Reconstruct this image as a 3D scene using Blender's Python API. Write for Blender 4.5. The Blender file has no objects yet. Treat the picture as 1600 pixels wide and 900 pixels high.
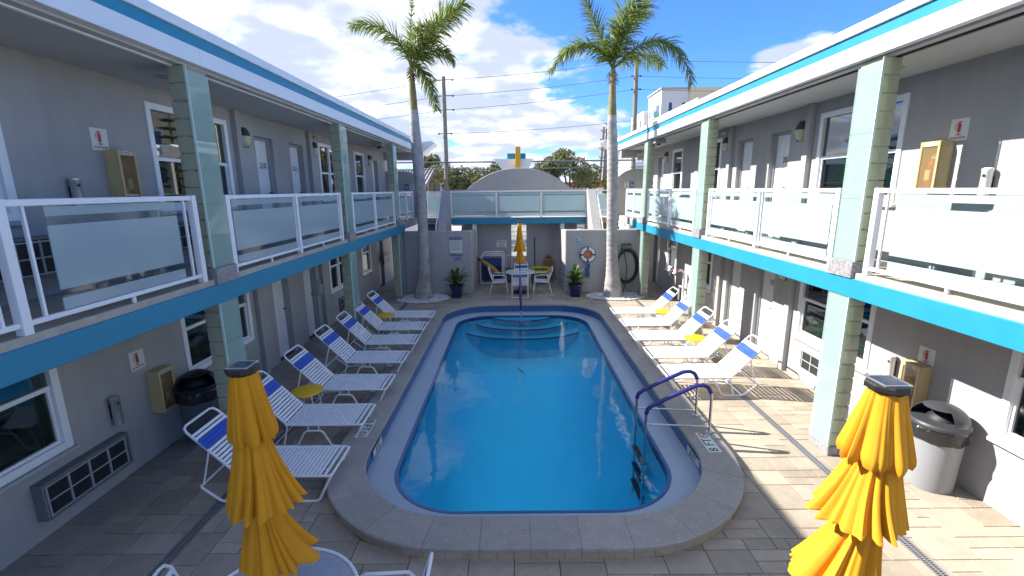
import bpy, math, random
from mathutils import Vector, Matrix
from math import sin, cos, pi, radians
random.seed(7)
S = bpy.context.scene
COL = S.collection

# ------------------------------------------------------------------ camera
cam_d = bpy.data.cameras.new('camera'); cam = bpy.data.objects.new('camera', cam_d); COL.objects.link(cam)
F_PX = 721.3
cam_d.sensor_width = 36.0; cam_d.lens = 36.0 * F_PX / 1600.0
cam_d.clip_start = 0.05; cam_d.clip_end = 3000
pitch, yaw, roll = .2107, -.004, .0108
fw = Vector((sin(yaw)*cos(pitch), cos(yaw)*cos(pitch), -sin(pitch)))
ri = Vector((cos(yaw), -sin(yaw), 0)); dn = fw.cross(ri)
r2 = cos(roll)*ri + sin(roll)*dn; d2 = -sin(roll)*ri + cos(roll)*dn
M = Matrix((r2, -d2, -fw)).transposed().to_4x4(); M.translation = (0, 0, 3.44)
cam.matrix_world = M
S.camera = cam

# ------------------------------------------------------------------ world: sky with clouds
SUN_DIR = Vector((-1.0, .30, .82)).normalized()          # towards the sun
elev = math.asin(SUN_DIR.z); rot = math.atan2(SUN_DIR.x, SUN_DIR.y)
W = bpy.data.worlds.new('World'); S.world = W; W.use_nodes = True
nt = W.node_tree; nt.nodes.clear(); L = nt.links
def nn(t, **k):
    n = nt.nodes.new(t)
    for a, b in k.items(): setattr(n, a, b)
    return n
def mth(op, a, b=None, c=None):
    n = nn('ShaderNodeMath', operation=op)
    for i, v in enumerate((a, b, c)):
        if v is None: continue
        if isinstance(v, (int, float)): n.inputs[i].default_value = v
        else: L.new(v, n.inputs[i])
    return n.outputs[0]
sky = nn('ShaderNodeTexSky', sky_type='NISHITA'); sky.sun_disc = False
sky.sun_elevation = elev; sky.sun_rotation = rot; sky.air_density = 1.0; sky.dust_density = .3; sky.ozone_density = 2.5
tc = nn('ShaderNodeTexCoord'); sx = nn('ShaderNodeSeparateXYZ'); L.new(tc.outputs['Generated'], sx.inputs[0])
zz = mth('ADD', mth('MAXIMUM', sx.outputs[2], 0.0), .22)
cx = nn('ShaderNodeCombineXYZ'); L.new(mth('DIVIDE', sx.outputs[0], zz), cx.inputs[0]); L.new(mth('DIVIDE', sx.outputs[1], zz), cx.inputs[1])
n1 = nn('ShaderNodeTexNoise'); n1.inputs['Scale'].default_value = 2.1; n1.inputs['Detail'].default_value = 10; n1.inputs['Roughness'].default_value = .57; n1.inputs['Distortion'].default_value = .25
mp = nn('ShaderNodeMapping'); mp.inputs['Location'].default_value = (3.1, 1.7, 0); L.new(cx.outputs[0], mp.inputs[0]); L.new(mp.outputs[0], n1.inputs['Vector'])
def blob(d, size):                                         # 1 towards direction d, 0 beyond size
    d = Vector(d).normalized()
    v = nn('ShaderNodeVectorMath', operation='DISTANCE'); L.new(tc.outputs['Generated'], v.inputs[0]); v.inputs[1].default_value = d
    m = nn('ShaderNodeMapRange', interpolation_type='SMOOTHSTEP'); L.new(v.outputs['Value'], m.inputs[0])
    m.inputs[1].default_value = 0; m.inputs[2].default_value = size; m.inputs[3].default_value = 1; m.inputs[4].default_value = 0
    return m.outputs[0]
# broad weather: cloudier to the left (west), clear patches high ahead
cov = mth('ADD', mth('MULTIPLY', sx.outputs[0], -.12), .035)
cov = mth('SUBTRACT', cov, mth('MULTIPLY', blob((.26, .88, .34), .38), .34))
cov = mth('SUBTRACT', cov, mth('MULTIPLY', blob((.56, .78, .34), .26), .30))
cov = mth('ADD', cov, mth('MULTIPLY', blob((.50, .84, .20), .17), .36))
cov = mth('ADD', cov, mth('MULTIPLY', blob((-.34, .88, .28), .50), .13))
cov = mth('ADD', cov, mth('MULTIPLY', blob((.10, .97, .16), .34), .16))
dens = mth('ADD', n1.outputs['Fac'], cov)
cr = nn('ShaderNodeMapRange', interpolation_type='SMOOTHSTEP'); L.new(dens, cr.inputs[0])
cr.inputs[1].default_value = .50; cr.inputs[2].default_value = .61
n2 = nn('ShaderNodeTexNoise'); n2.inputs['Scale'].default_value = 3.4; n2.inputs['Detail'].default_value = 6
mp2 = nn('ShaderNodeMapping'); mp2.inputs['Location'].default_value = (9.3, 4.1, 0); L.new(cx.outputs[0], mp2.inputs[0]); L.new(mp2.outputs[0], n2.inputs['Vector'])
sh = nn('ShaderNodeMapRange', interpolation_type='SMOOTHSTEP'); L.new(n2.outputs['Fac'], sh.inputs[0]); sh.inputs[1].default_value = .42; sh.inputs[2].default_value = .66
cc = nn('ShaderNodeMixRGB'); L.new(sh.outputs[0], cc.inputs[0]); cc.inputs[1].default_value = (3.3, 3.75, 4.9, 1); cc.inputs[2].default_value = (6.9, 7.0, 7.1, 1)
sat = nn('ShaderNodeMixRGB', blend_type='MULTIPLY'); sat.inputs[0].default_value = 1; L.new(sky.outputs[0], sat.inputs[1]); sat.inputs[2].default_value = (.44, .78, 1.34, 1)
mx = nn('ShaderNodeMixRGB'); L.new(cr.outputs[0], mx.inputs[0]); L.new(sat.outputs[0], mx.inputs[1]); L.new(cc.outputs[0], mx.inputs[2])
bg = nn('ShaderNodeBackground'); bg.inputs[1].default_value = .076; L.new(mx.outputs[0], bg.inputs[0])
ow = nn('ShaderNodeOutputWorld'); L.new(bg.outputs[0], ow.inputs[0])

# ------------------------------------------------------------------ sun
sd = bpy.data.lights.new('sun', 'SUN'); sd.energy = 4.7; sd.angle = radians(.5); sd.color = (1, .95, .86)
so = bpy.data.objects.new('sun', sd); COL.objects.link(so); so.rotation_euler = SUN_DIR.to_track_quat('Z', 'Y').to_euler(); so.location = (-20, 5, 20)
S.view_settings.view_transform = 'Standard'; S.view_settings.look = 'None'; S.view_settings.gamma = 1
S.view_settings.exposure = 1.5
S.render.engine = 'CYCLES'
S.cycles.max_bounces = 8; S.cycles.diffuse_bounces = 3; S.cycles.glossy_bounces = 3; S.cycles.transmission_bounces = 4; S.cycles.transparent_max_bounces = 12
S.cycles.caustics_reflective = False; S.cycles.caustics_refractive = False
try: S.cycles.use_denoising = True
except Exception: pass

# ------------------------------------------------------------------ materials
MATS = {}
def mat(name, col, rough=.6, metal=0, var=.0, vscale=3, bump=0, bscale=60, spec=.5, obj_var=0, stain=None, trans=0, coat=0, speck=None, streak=0):
    if name in MATS: return MATS[name]
    m = bpy.data.materials.new(name); m.use_nodes = True; t = m.node_tree; b = t.nodes['Principled BSDF']; k = t.links
    b.inputs['Base Color'].default_value = (*col, 1); b.inputs['Roughness'].default_value = rough; b.inputs['Metallic'].default_value = metal
    b.inputs['Specular IOR Level'].default_value = spec
    if coat: b.inputs['Coat Weight'].default_value = coat; b.inputs['Coat Roughness'].default_value = .1
    tcn = t.nodes.new('ShaderNodeTexCoord'); geo = t.nodes.new('ShaderNodeNewGeometry')
    src = geo.outputs['Position']
    cur = None
    if var or obj_var or stain or speck or streak:
        rgb = t.nodes.new('ShaderNodeRGB'); rgb.outputs[0].default_value = (*col, 1); cur = rgb.outputs[0]
    if var:
        n = t.nodes.new('ShaderNodeTexNoise'); n.inputs['Scale'].default_value = vscale; n.inputs['Detail'].default_value = 8; n.inputs['Roughness'].default_value = .62; k.new(src, n.inputs['Vector'])
        r = t.nodes.new('ShaderNodeMapRange'); k.new(n.outputs['Fac'], r.inputs[0]); r.inputs[1].default_value = .25; r.inputs[2].default_value = .75; r.inputs[3].default_value = 1-var; r.inputs[4].default_value = 1+var
        v = t.nodes.new('ShaderNodeVectorMath'); v.operation = 'SCALE'; k.new(cur, v.inputs[0]); k.new(r.outputs[0], v.inputs['Scale']); cur = v.outputs[0]
        rr = t.nodes.new('ShaderNodeMapRange'); k.new(n.outputs['Fac'], rr.inputs[0]); rr.inputs[3].default_value = max(0, rough-.12); rr.inputs[4].default_value = min(1, rough+.12); k.new(rr.outputs[0], b.inputs['Roughness'])
    if obj_var:
        oi = t.nodes.new('ShaderNodeObjectInfo'); r = t.nodes.new('ShaderNodeMapRange'); k.new(oi.outputs['Random'], r.inputs[0]); r.inputs[3].default_value = 1-obj_var; r.inputs[4].default_value = 1+obj_var
        v = t.nodes.new('ShaderNodeVectorMath'); v.operation = 'SCALE'; k.new(cur, v.inputs[0]); k.new(r.outputs[0], v.inputs['Scale']); cur = v.outputs[0]
    if stain:
        n = t.nodes.new('ShaderNodeTexNoise'); n.inputs['Scale'].default_value = stain[1]; n.inputs['Detail'].default_value = 5; k.new(src, n.inputs['Vector'])
        r = t.nodes.new('ShaderNodeMapRange'); k.new(n.outputs['Fac'], r.inputs[0]); r.inputs[1].default_value = .52; r.inputs[2].default_value = .72; r.inputs[3].default_value = 0; r.inputs[4].default_value = stain[2]
        mxn = t.nodes.new('ShaderNodeMixRGB'); k.new(r.outputs[0], mxn.inputs[0]); k.new(cur, mxn.inputs[1]); mxn.inputs[2].default_value = (*stain[0], 1); cur = mxn.outputs[0]
    if streak:                                   # weathering that runs down the surface
        mpn = t.nodes.new('ShaderNodeMapping'); mpn.inputs['Scale'].default_value = (5, 5, .35); k.new(src, mpn.inputs[0])
        n = t.nodes.new('ShaderNodeTexNoise'); n.inputs['Scale'].default_value = 1.2; n.inputs['Detail'].default_value = 6; n.inputs['Roughness'].default_value = .7; k.new(mpn.outputs[0], n.inputs['Vector'])
        r = t.nodes.new('ShaderNodeMapRange'); k.new(n.outputs['Fac'], r.inputs[0]); r.inputs[1].default_value = .3; r.inputs[2].default_value = .7; r.inputs[3].default_value = 1-streak; r.inputs[4].default_value = 1+streak*.6
        v = t.nodes.new('ShaderNodeVectorMath'); v.operation = 'SCALE'; k.new(cur, v.inputs[0]); k.new(r.outputs[0], v.inputs['Scale']); cur = v.outputs[0]
    if speck:                                    # shell flecks and pits
        for (c_, sc_, lo, hi) in speck:
            n = t.nodes.new('ShaderNodeTexNoise'); n.inputs['Scale'].default_value = sc_; n.inputs['Detail'].default_value = 2; k.new(src, n.inputs['Vector'])
            r = t.nodes.new('ShaderNodeMapRange'); k.new(n.outputs['Fac'], r.inputs[0]); r.inputs[1].default_value = lo; r.inputs[2].default_value = hi; r.inputs[3].default_value = 0; r.inputs[4].default_value = .75
            mxn = t.nodes.new('ShaderNodeMixRGB'); k.new(r.outputs[0], mxn.inputs[0]); k.new(cur, mxn.inputs[1]); mxn.inputs[2].default_value = (*c_, 1); cur = mxn.outputs[0]
    if cur is not None: k.new(cur, b.inputs['Base Color'])
    if bump:
        n = t.nodes.new('ShaderNodeTexNoise'); n.inputs['Scale'].default_value = bscale; n.inputs['Detail'].default_value = 4; k.new(src, n.inputs['Vector'])
        bp = t.nodes.new('ShaderNodeBump'); bp.inputs['Strength'].default_value = bump; bp.inputs['Distance'].default_value = .01; k.new(n.outputs['Fac'], bp.inputs['Height']); k.new(bp.outputs[0], b.inputs['Normal'])
    if trans:
        tr = t.nodes.new('ShaderNodeBsdfTranslucent'); ms = t.nodes.new('ShaderNodeMixShader'); ms.inputs[0].default_value = trans
        if cur is not None: k.new(cur, tr.inputs[0])
        else: tr.inputs[0].default_value = (*col, 1)
        k.new(b.outputs[0], ms.inputs[1]); k.new(tr.outputs[0], ms.inputs[2]); k.new(ms.outputs[0], t.nodes['Material Output'].inputs[0])
    MATS[name] = m; return m
def glass(name, tint, ior=1.45, rough=.02, frost=0, frost_col=(.8, .9, .9), gscale=1):
    if name in MATS: return MATS[name]
    m = bpy.data.materials.new(name); m.use_nodes = True; t = m.node_tree; t.nodes.clear(); k = t.links
    o = t.nodes.new('ShaderNodeOutputMaterial'); tr = t.nodes.new('ShaderNodeBsdfTransparent'); tr.inputs[0].default_value = (*tint, 1)
    gl = t.nodes.new('ShaderNodeBsdfGlossy'); gl.inputs['Roughness'].default_value = rough
    fr = t.nodes.new('ShaderNodeFresnel'); fr.inputs[0].default_value = ior
    gm = t.nodes.new('ShaderNodeNewGeometry'); inv = t.nodes.new('ShaderNodeMath'); inv.operation = 'SUBTRACT'; inv.inputs[0].default_value = 1; k.new(gm.outputs['Backfacing'], inv.inputs[1])
    mu = t.nodes.new('ShaderNodeMath'); mu.operation = 'MULTIPLY'; k.new(fr.outputs[0], mu.inputs[0]); k.new(inv.outputs[0], mu.inputs[1])      # reflect on the outer face only
    ms = t.nodes.new('ShaderNodeMixShader'); k.new(mu.outputs[0], ms.inputs[0]); k.new(gl.outputs[0], ms.inputs[2])
    base = tr.outputs[0]
    if frost:
        df = t.nodes.new('ShaderNodeBsdfDiffuse'); df.inputs[0].default_value = (*frost_col, 1)
        tl = t.nodes.new('ShaderNodeBsdfTranslucent'); tl.inputs[0].default_value = (*frost_col, 1)
        a = t.nodes.new('ShaderNodeMixShader'); a.inputs[0].default_value = .45; k.new(df.outputs[0], a.inputs[1]); k.new(tl.outputs[0], a.inputs[2])
        b = t.nodes.new('ShaderNodeMixShader'); b.inputs[0].default_value = frost; k.new(base, b.inputs[1]); k.new(a.outputs[0], b.inputs[2]); base = b.outputs[0]
    k.new(base, ms.inputs[1]); k.new(ms.outputs[0], o.inputs[0])
    MATS[name] = m; return m

STUCCO = mat('grey stucco', (.365, .358, .360), .85, streak=.07, var=.06, vscale=1.3, bump=.22, bscale=70, stain=((.27, .27, .275), .9, .35))
SOFFIT = mat('soffit paint', (.48, .48, .475), .8, var=.04, vscale=2, bump=.08)
WHITE = mat('white painted metal', (.76, .78, .81), .38, var=.03, vscale=5)
TRIM = mat('white painted fascia', (.72, .74, .76), .5, var=.04, vscale=2, bump=.05, bscale=30)
TEAL = mat('teal blue paint', (.012, .215, .355), .5, var=.06, vscale=2.5, bump=.05, bscale=40, stain=((.03, .24, .36), 3, .3))
CONC = mat('worn concrete', (.42, .38, .32), .85, var=.16, vscale=6, bump=.25, bscale=80, stain=((.25, .22, .19), 5, .5))
DOORP = mat('white door paint', (.66, .69, .71), .45, var=.03, vscale=4)
ROOM_SHADE = mat('painted room shade', (.03, .032, .035), .9)  # near-black colour stands for the shade inside the rooms
BLIND = mat('window blind', (.34, .40, .38), .7)
PANE = glass('window glass', (.36, .47, .45), ior=1.8)
PANEU = glass('reflective upper sash glass', (.36, .47, .45), ior=2.9)
CLEAR = glass('clear railing glass', (.86, .93, .93))
FROST = glass('frosted railing glass', (.75, .88, .9), frost=.94, frost_col=(.52, .64, .68), rough=.12, ior=1.35)
GSHEET = glass('turquoise column glass', (.88, .96, .94), frost=.42, frost_col=(.60, .77, .74), rough=.05, ior=1.42)
GRANITE = mat('granite plinth', (.25, .24, .255), .45, var=.5, vscale=28)
PAVER = mat('shellstone paver', (.355, .298, .232), .8, speck=[((.62,.58,.5), 42, .66, .72), ((.10,.085,.07), 60, .68, .75)], var=.12, vscale=6, bump=.3, bscale=90, obj_var=.17, stain=((.20, .155, .115), 1.1, .5))
BED = mat('joint sand', (.095, .082, .066), .95, var=.2, vscale=20)
COPE = mat('pool coping stone', (.315, .285, .255), .7, speck=[((.62,.58,.5), 42, .66, .72), ((.10,.085,.07), 60, .68, .75)], var=.13, vscale=7, bump=.25, bscale=110, obj_var=.07, stain=((.24, .21, .18), 2.2, .4))
RISER = mat('coping riser tile', (.34, .285, .215), .7, var=.15, vscale=9, bump=.2, obj_var=.1)
ASPH = mat('far ground asphalt', (.16, .155, .14), .9, var=.2, vscale=.5)
STRAP = mat('white vinyl strap', (.74, .76, .80), .42)
BSTRAP = mat('royal blue vinyl strap', (.018, .07, .42), .4)
TUBE = mat('white tube frame', (.74, .75, .77), .35)
YEL = mat('yellow umbrella canvas', (.66, .29, .005), .8, var=.08, vscale=9, bump=.12, bscale=240, trans=.12)
YELT = mat('yellow table top', (.78, .43, .015), .45)
BLACK = mat('black plastic', (.014, .014, .016), .5)
SOLAR = mat('solar cell glass', (.03, .045, .085), .12, spec=.8)
STEEL = mat('stainless steel', (.55, .53, .50), .25, metal=1)
NAVY = mat('navy rail sleeve', (.02, .02, .16), .35)
COBALT = mat('cobalt glazed pot', (.012, .015, .09), .18, coat=.6)
LEAF = mat('broad leaf green', (.085, .15, .03), .5, var=.3, vscale=7, trans=.3)
TRUNKP = mat('palm trunk bark', (.34, .325, .325), .85, var=.30, vscale=5, stain=((.17, .155, .145), 2.6, .6), bump=.5, bscale=24)
SHAFT = mat('palm crownshaft', (.20, .165, .055), .55, var=.45, vscale=5, stain=((.10, .13, .035), 3.5, .8))
FROND = mat('palm frond green', (.155, .205, .03), .45, var=.4, vscale=4, trans=.40)
DRYF = mat('dry palm fibre', (.14, .08, .035), .9, var=.3, vscale=10)
TREEL = mat('oak leaf green', (.13, .145, .05), .6, var=.4, vscale=1.2, trans=.25)
TREEL2 = mat('hedge leaf green', (.15, .16, .06), .6, var=.4, vscale=1.5, trans=.25)
BARK = mat('tree bark', (.10, .075, .055), .95, var=.3, vscale=5, bump=.4)
POLEM = mat('weathered wood pole', (.20, .185, .15), .9, var=.2, vscale=3)
WIREM = mat('dark wire', (.10, .11, .13), .6)
PEB = mat('white pebbles', (.55, .55, .55), .8, var=.35, vscale=14)
CREAM = mat('cream plastic cabinet', (.50, .39, .20), .45, var=.05)
RED = mat('extinguisher red', (.45, .03, .02), .3)
SIGNW = mat('sign white', (.62, .66, .62), .5)
SIGNR = mat('sign red print', (.40, .03, .03), .5)
SIGNK = mat('sign black print', (.03, .03, .035), .5)
SIGNB = mat('sign blue print', (.02, .03, .18), .5)
ALU = mat('brushed aluminium', (.55, .56, .58), .35, metal=.8)
BINB = mat('grey bin plastic', (.25, .26, .275), .5, var=.04)
BINL = mat('charcoal bin lid', (.045, .047, .055), .4)
BAG = mat('black bin bag', (.02, .02, .022), .25, bump=.8, bscale=25)
LAMPW = mat('frosted lamp lens', (.50, .49, .32), .4)
LAMPB = mat('bronze lamp shell', (.05, .05, .055), .45)
TILEB = mat('navy waterline tile', (.03, .10, .26), .18, var=.25, vscale=26, bump=.25, bscale=34)
LEDGE = mat('pale blue gutter plaster', (.34, .40, .46), .55, var=.07, vscale=3, bump=.05)
SHELL = mat('pool plaster', (.07, .76, .96), .7, var=.04, vscale=1.2)
NOSE = mat('navy step nosing', (.01, .05, .16), .3)
ROPE = mat('blue rope', (.03, .12, .45), .8)
ORNG = mat('orange ring centre', (.62, .16, .06), .6)
HOSE = mat('black rubber hose', (.02, .022, .025), .5)
TANB = mat('woven tan board', (.30, .17, .07), .8, var=.35, vscale=18, bump=.5, bscale=30)
LIME = mat('lime vinyl raft', (.36, .36, .03), .4)
ROOFT = mat('terracotta roof tile', (.30, .25, .26), .8, var=.3, vscale=4)
BEIGE = mat('condo cream stucco', (.62, .55, .38), .85, var=.03)
CONDO = mat('condo white stucco', (.60, .59, .60), .85, var=.03)
BWIN = mat('far window glass', (.05, .07, .16), .15)
GROUT = mat('drain channel metal', (.28, .28, .29), .5, metal=.4)
SIGNY = mat('yellow fin paint', (.68, .36, .02), .5)
RUST = mat('maroon roof edge', (.22, .03, .03), .6)

# glass block: translucent greenish glass with a diamond relief
def block_mat(name, col):
    m = mat(name, col, .18, var=.12, vscale=9, spec=.7, trans=.5)
    t = m.node_tree; k = t.links; b = t.nodes['Principled BSDF']
    g = t.nodes.new('ShaderNodeNewGeometry'); mpn = t.nodes.new('ShaderNodeMapping'); mpn.inputs['Rotation'].default_value = (radians(45), radians(45), radians(45)); k.new(g.outputs['Position'], mpn.inputs[0])
    w = t.nodes.new('ShaderNodeTexChecker'); w.inputs['Scale'].default_value = 60; k.new(mpn.outputs[0], w.inputs[0])
    bp = t.nodes.new('ShaderNodeBump'); bp.inputs['Strength'].default_value = .5; bp.inputs['Distance'].default_value = .01; k.new(w.outputs['Fac'], bp.inputs['Height']); k.new(bp.outputs[0], b.inputs['Normal'])
    return m
BLOCK = block_mat('glass block', (.62, .65, .50))
WBLOCK = glass('backlit window block', (.95, .97, .97), frost=.35, frost_col=(.85, .88, .86), rough=.2)

def water_mat():
    m = bpy.data.materials.new('pool water'); m.use_nodes = True; t = m.node_tree; t.nodes.clear(); k = t.links
    o = t.nodes.new('ShaderNodeOutputMaterial'); tr = t.nodes.new('ShaderNodeBsdfTransparent'); tr.inputs[0].default_value = (.70, .96, 1, 1)
    gl = t.nodes.new('ShaderNodeBsdfGlossy'); gl.inputs['Roughness'].default_value = .01
    fr = t.nodes.new('ShaderNodeFresnel'); fr.inputs[0].default_value = 1.33
    g = t.nodes.new('ShaderNodeNewGeometry'); n = t.nodes.new('ShaderNodeTexNoise'); n.inputs['Scale'].default_value = 2.2; n.inputs['Detail'].default_value = 3; k.new(g.outputs['Position'], n.inputs['Vector'])
    bp = t.nodes.new('ShaderNodeBump'); bp.inputs['Strength'].default_value = .055; bp.inputs['Distance'].default_value = .1; k.new(n.outputs['Fac'], bp.inputs['Height'])
    k.new(bp.outputs[0], gl.inputs['Normal']); k.new(bp.outputs[0], fr.inputs['Normal'])
    ms = t.nodes.new('ShaderNodeMixShader'); k.new(fr.outputs[0], ms.inputs[0]); k.new(tr.outputs[0], ms.inputs[1]); k.new(gl.outputs[0], ms.inputs[2]); k.new(ms.outputs[0], o.inputs[0])
    return m
WATER = water_mat()

# ------------------------------------------------------------------ mesh helpers
class MB:
    def __init__(s): s.v = []; s.f = []; s.sm = []
    def add(s, vs, fs, smooth=False):
        b = len(s.v); s.v += [tuple(p) for p in vs]; s.f += [tuple(b+i for i in f) for f in fs]; s.sm += [smooth]*len(fs); return s
    def box(s, x0, x1, y0, y1, z0, z1, c=0):
        if x0 > x1: x0, x1 = x1, x0
        if y0 > y1: y0, y1 = y1, y0
        if z0 > z1: z0, z1 = z1, z0
        if c <= 0:
            return s.add([(x0,y0,z0),(x1,y0,z0),(x1,y1,z0),(x0,y1,z0),(x0,y0,z1),(x1,y0,z1),(x1,y1,z1),(x0,y1,z1)], [(3,2,1,0),(4,5,6,7),(0,1,5,4),(1,2,6,5),(2,3,7,6),(3,0,4,7)])
        c = min(c, (x1-x0)*.45, (y1-y0)*.45, (z1-z0)*.45)
        X = (x0, x1); Y = (y0, y1); Z = (z0, z1); vs = []; idx = {}
        for i in (0, 1):
            for j in (0, 1):
                for k in (0, 1):
                    for a in (0, 1, 2):
                        p = [X[i], Y[j], Z[k]]
                        for q in (0, 1, 2):
                            if q != a: p[q] += c * (1 if (i, j, k)[q] == 0 else -1)
                        idx[(i, j, k, a)] = len(vs); vs.append(p)
        fs = []
        I = lambda i, j, k, a: idx[(i, j, k, a)]
        fs += [(I(0,0,0,0),I(0,0,1,0),I(0,1,1,0),I(0,1,0,0)), (I(1,0,0,0),I(1,1,0,0),I(1,1,1,0),I(1,0,1,0))]
        fs += [(I(0,0,0,1),I(1,0,0,1),I(1,0,1,1),I(0,0,1,1)), (I(0,1,0,1),I(0,1,1,1),I(1,1,1,1),I(1,1,0,1))]
        fs += [(I(0,0,0,2),I(0,1,0,2),I(1,1,0,2),I(1,0,0,2)), (I(0,0,1,2),I(1,0,1,2),I(1,1,1,2),I(0,1,1,2))]
        for i in (0,1):
            for j in (0,1): fs.append((I(i,j,0,0),I(i,j,1,0),I(i,j,1,1),I(i,j,0,1)))
            for k in (0,1): fs.append((I(i,0,k,0),I(i,1,k,0),I(i,1,k,2),I(i,0,k,2)))
        for j in (0,1):
            for k in (0,1): fs.append((I(0,j,k,1),I(1,j,k,1),I(1,j,k,2),I(0,j,k,2)))
        for i in (0,1):
            for j in (0,1):
                for k in (0,1): fs.append((I(i,j,k,0),I(i,j,k,1),I(i,j,k,2)))
        # orient outward
        cx_, cy_, cz_ = (x0+x1)/2, (y0+y1)/2, (z0+z1)/2; out = []
        for f in fs:
            p = [Vector(vs[q]) for q in f]; n = (p[1]-p[0]).cross(p[2]-p[0]); m_ = sum(p, Vector())/len(p) - Vector((cx_, cy_, cz_))
            out.append(f if n.dot(m_) > 0 else tuple(reversed(f)))
        return s.add(vs, out)
    def tube(s, pts, r, n=8, caps=True, smooth=True, up=None):
        pts = [Vector(p) for p in pts]; rs = r if isinstance(r, (list, tuple)) else [r]*len(pts)
        b = []; fs = []; N = len(pts); ref = None
        for i, p in enumerate(pts):
            t = (pts[min(i+1, N-1)] - pts[max(i-1, 0)]).normalized()
            if ref is None:
                ref = Vector((0, 0, 1)) if abs(t.z) < .9 else Vector((1, 0, 0))
            a = (ref - t*ref.dot(t)).normalized(); ref = a; c = t.cross(a)
            for j in range(n): b.append(p + (a*cos(2*pi*j/n) + c*sin(2*pi*j/n))*rs[i])
        for i in range(N-1):
            for j in range(n): fs.append((i*n+j, i*n+(j+1) % n, (i+1)*n+(j+1) % n, (i+1)*n+j))
        s.add(b, fs, smooth)
        if caps:
            s.add(b[:n], [tuple(reversed(range(n)))]); s.add(b[-n:], [tuple(range(n))])
        return s
    def lathe(s, prof, cx_=0, cy_=0, n=24, smooth=True, cap=True, sq=1, a0=0):
        b = []; fs = []
        for r, z in prof:
            for j in range(n):
                a = 2*pi*j/n + a0; b.append((cx_ + r*cos(a), cy_ + r*sin(a)*sq, z))
        for i in range(len(prof)-1):
            for j in range(n): fs.append((i*n+j, i*n+(j+1) % n, (i+1)*n+(j+1) % n, (i+1)*n+j))
        s.add(b, fs, smooth)
        if cap:
            if prof[0][0] > 1e-4: s.add(b[:n], [tuple(reversed(range(n)))])
            if prof[-1][0] > 1e-4: s.add(b[-n:], [tuple(range(n))])
        return s
    def prism(s, poly, axis, a0, a1):
        # poly: 2D points in the plane normal to axis ('x': (y,z), 'y': (x,z), 'z': (x,y))
        def P(p, a): return {'x': (a, p[0], p[1]), 'y': (p[0], a, p[1]), 'z': (p[0], p[1], a)}[axis]
        n = len(poly); vs = [P(p, a0) for p in poly] + [P(p, a1) for p in poly]
        fs = [tuple(range(n)), tuple(reversed(range(n, 2*n)))] + [(i, i+n, (i+1) % n + n, (i+1) % n) for i in range(n)]
        area = sum(poly[i][0]*poly[(i+1) % n][1]-poly[(i+1) % n][0]*poly[i][1] for i in range(n))
        flip = (area > 0) != (axis == 'y')
        if (a1 < a0): flip = not flip
        if flip: fs = [tuple(reversed(f)) for f in fs]
        return s.add(vs, fs)
    def xf(s, M_):
        s.v = [tuple(M_ @ Vector(p)) for p in s.v]; return s
    def cat(s, o):
        b = len(s.v); s.v += o.v; s.f += [tuple(b+i for i in f) for f in o.f]; s.sm += o.sm; return s
    def mesh(s, name, m, off=(0,0,0)):
        me = bpy.data.meshes.new(name)
        me.from_pydata([(p[0]-off[0], p[1]-off[1], p[2]-off[2]) for p in s.v], [], s.f)
        if any(s.sm):
            me.polygons.foreach_set('use_smooth', s.sm)
            try: me.set_sharp_from_angle(angle=radians(42))
            except Exception: pass
        if m: me.materials.append(m)
        me.update(); return me

def root_loc(o):
    l = Vector(o.location)
    while o.parent: o = o.parent; l += Vector(o.location)
    return l
def props(o, **k):
    for a, b in k.items():
        if b: o[a] = b
    return o
def part(name, mb, m, parent=None, local=False, kind=None, label=None, loc=None):
    """one mesh object; world-space verts unless local"""
    off = (0, 0, 0) if (local or parent is None) else root_loc(parent)
    o = bpy.data.objects.new(name, mb.mesh(name, m, off) if isinstance(mb, MB) else mb)
    COL.objects.link(o); o.parent = parent
    if loc is not None: o.location = loc
    if kind: o['kind'] = kind
    if label: o['label'] = label
    return o
def thing(name, label, cat, loc=(0, 0, 0), group=None, rz=0):
    o = bpy.data.objects.new(name, None); COL.objects.link(o); o.location = loc; o.rotation_euler = (0, 0, rz); o.empty_display_size = .1
    return props(o, label=label, category=cat, group=group)
def solo(name, mb, m, label, cat, loc, group=None):
    o = bpy.data.objects.new(name, mb.mesh(name, m, loc)); COL.objects.link(o); o.location = loc
    return props(o, label=label, category=cat, group=group)
def dup(root, loc=None, rz=None, label=None, group=None):
    def cp(o, par):
        c = o.copy(); COL.objects.link(c); c.parent = par
        for ch in kids.get(o, ()): cp(ch, c)
        return c
    kids = {}
    stack = [root]
    while stack:
        o = stack.pop(); kids[o] = list(o.children); stack += kids[o]
    r = cp(root, None)
    if loc is not None: r.location = loc
    if rz is not None: r.rotation_euler = (0, 0, rz)
    if label: r['label'] = label
    if group: r['group'] = group
    return r
def text_mb(s, size, right, up, origin, depth=.002, align='CENTER'):
    cu = bpy.data.curves.new('t', 'FONT'); cu.body = s; cu.size = size; cu.align_x = align; cu.align_y = 'CENTER'; cu.extrude = depth/2; cu.resolution_u = 2
    o = bpy.data.objects.new('t', cu); me = bpy.data.meshes.new_from_object(o)
    R_ = Vector(right).normalized(); U = Vector(up).normalized(); N = R_.cross(U); O = Vector(origin)
    mb = MB(); mb.add([O + R_*v.co.x + U*v.co.y + N*v.co.z for v in me.vertices], [tuple(p.vertices) for p in me.polygons])
    bpy.data.objects.remove(o); bpy.data.curves.remove(cu); bpy.data.meshes.remove(me)
    return mb
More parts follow.
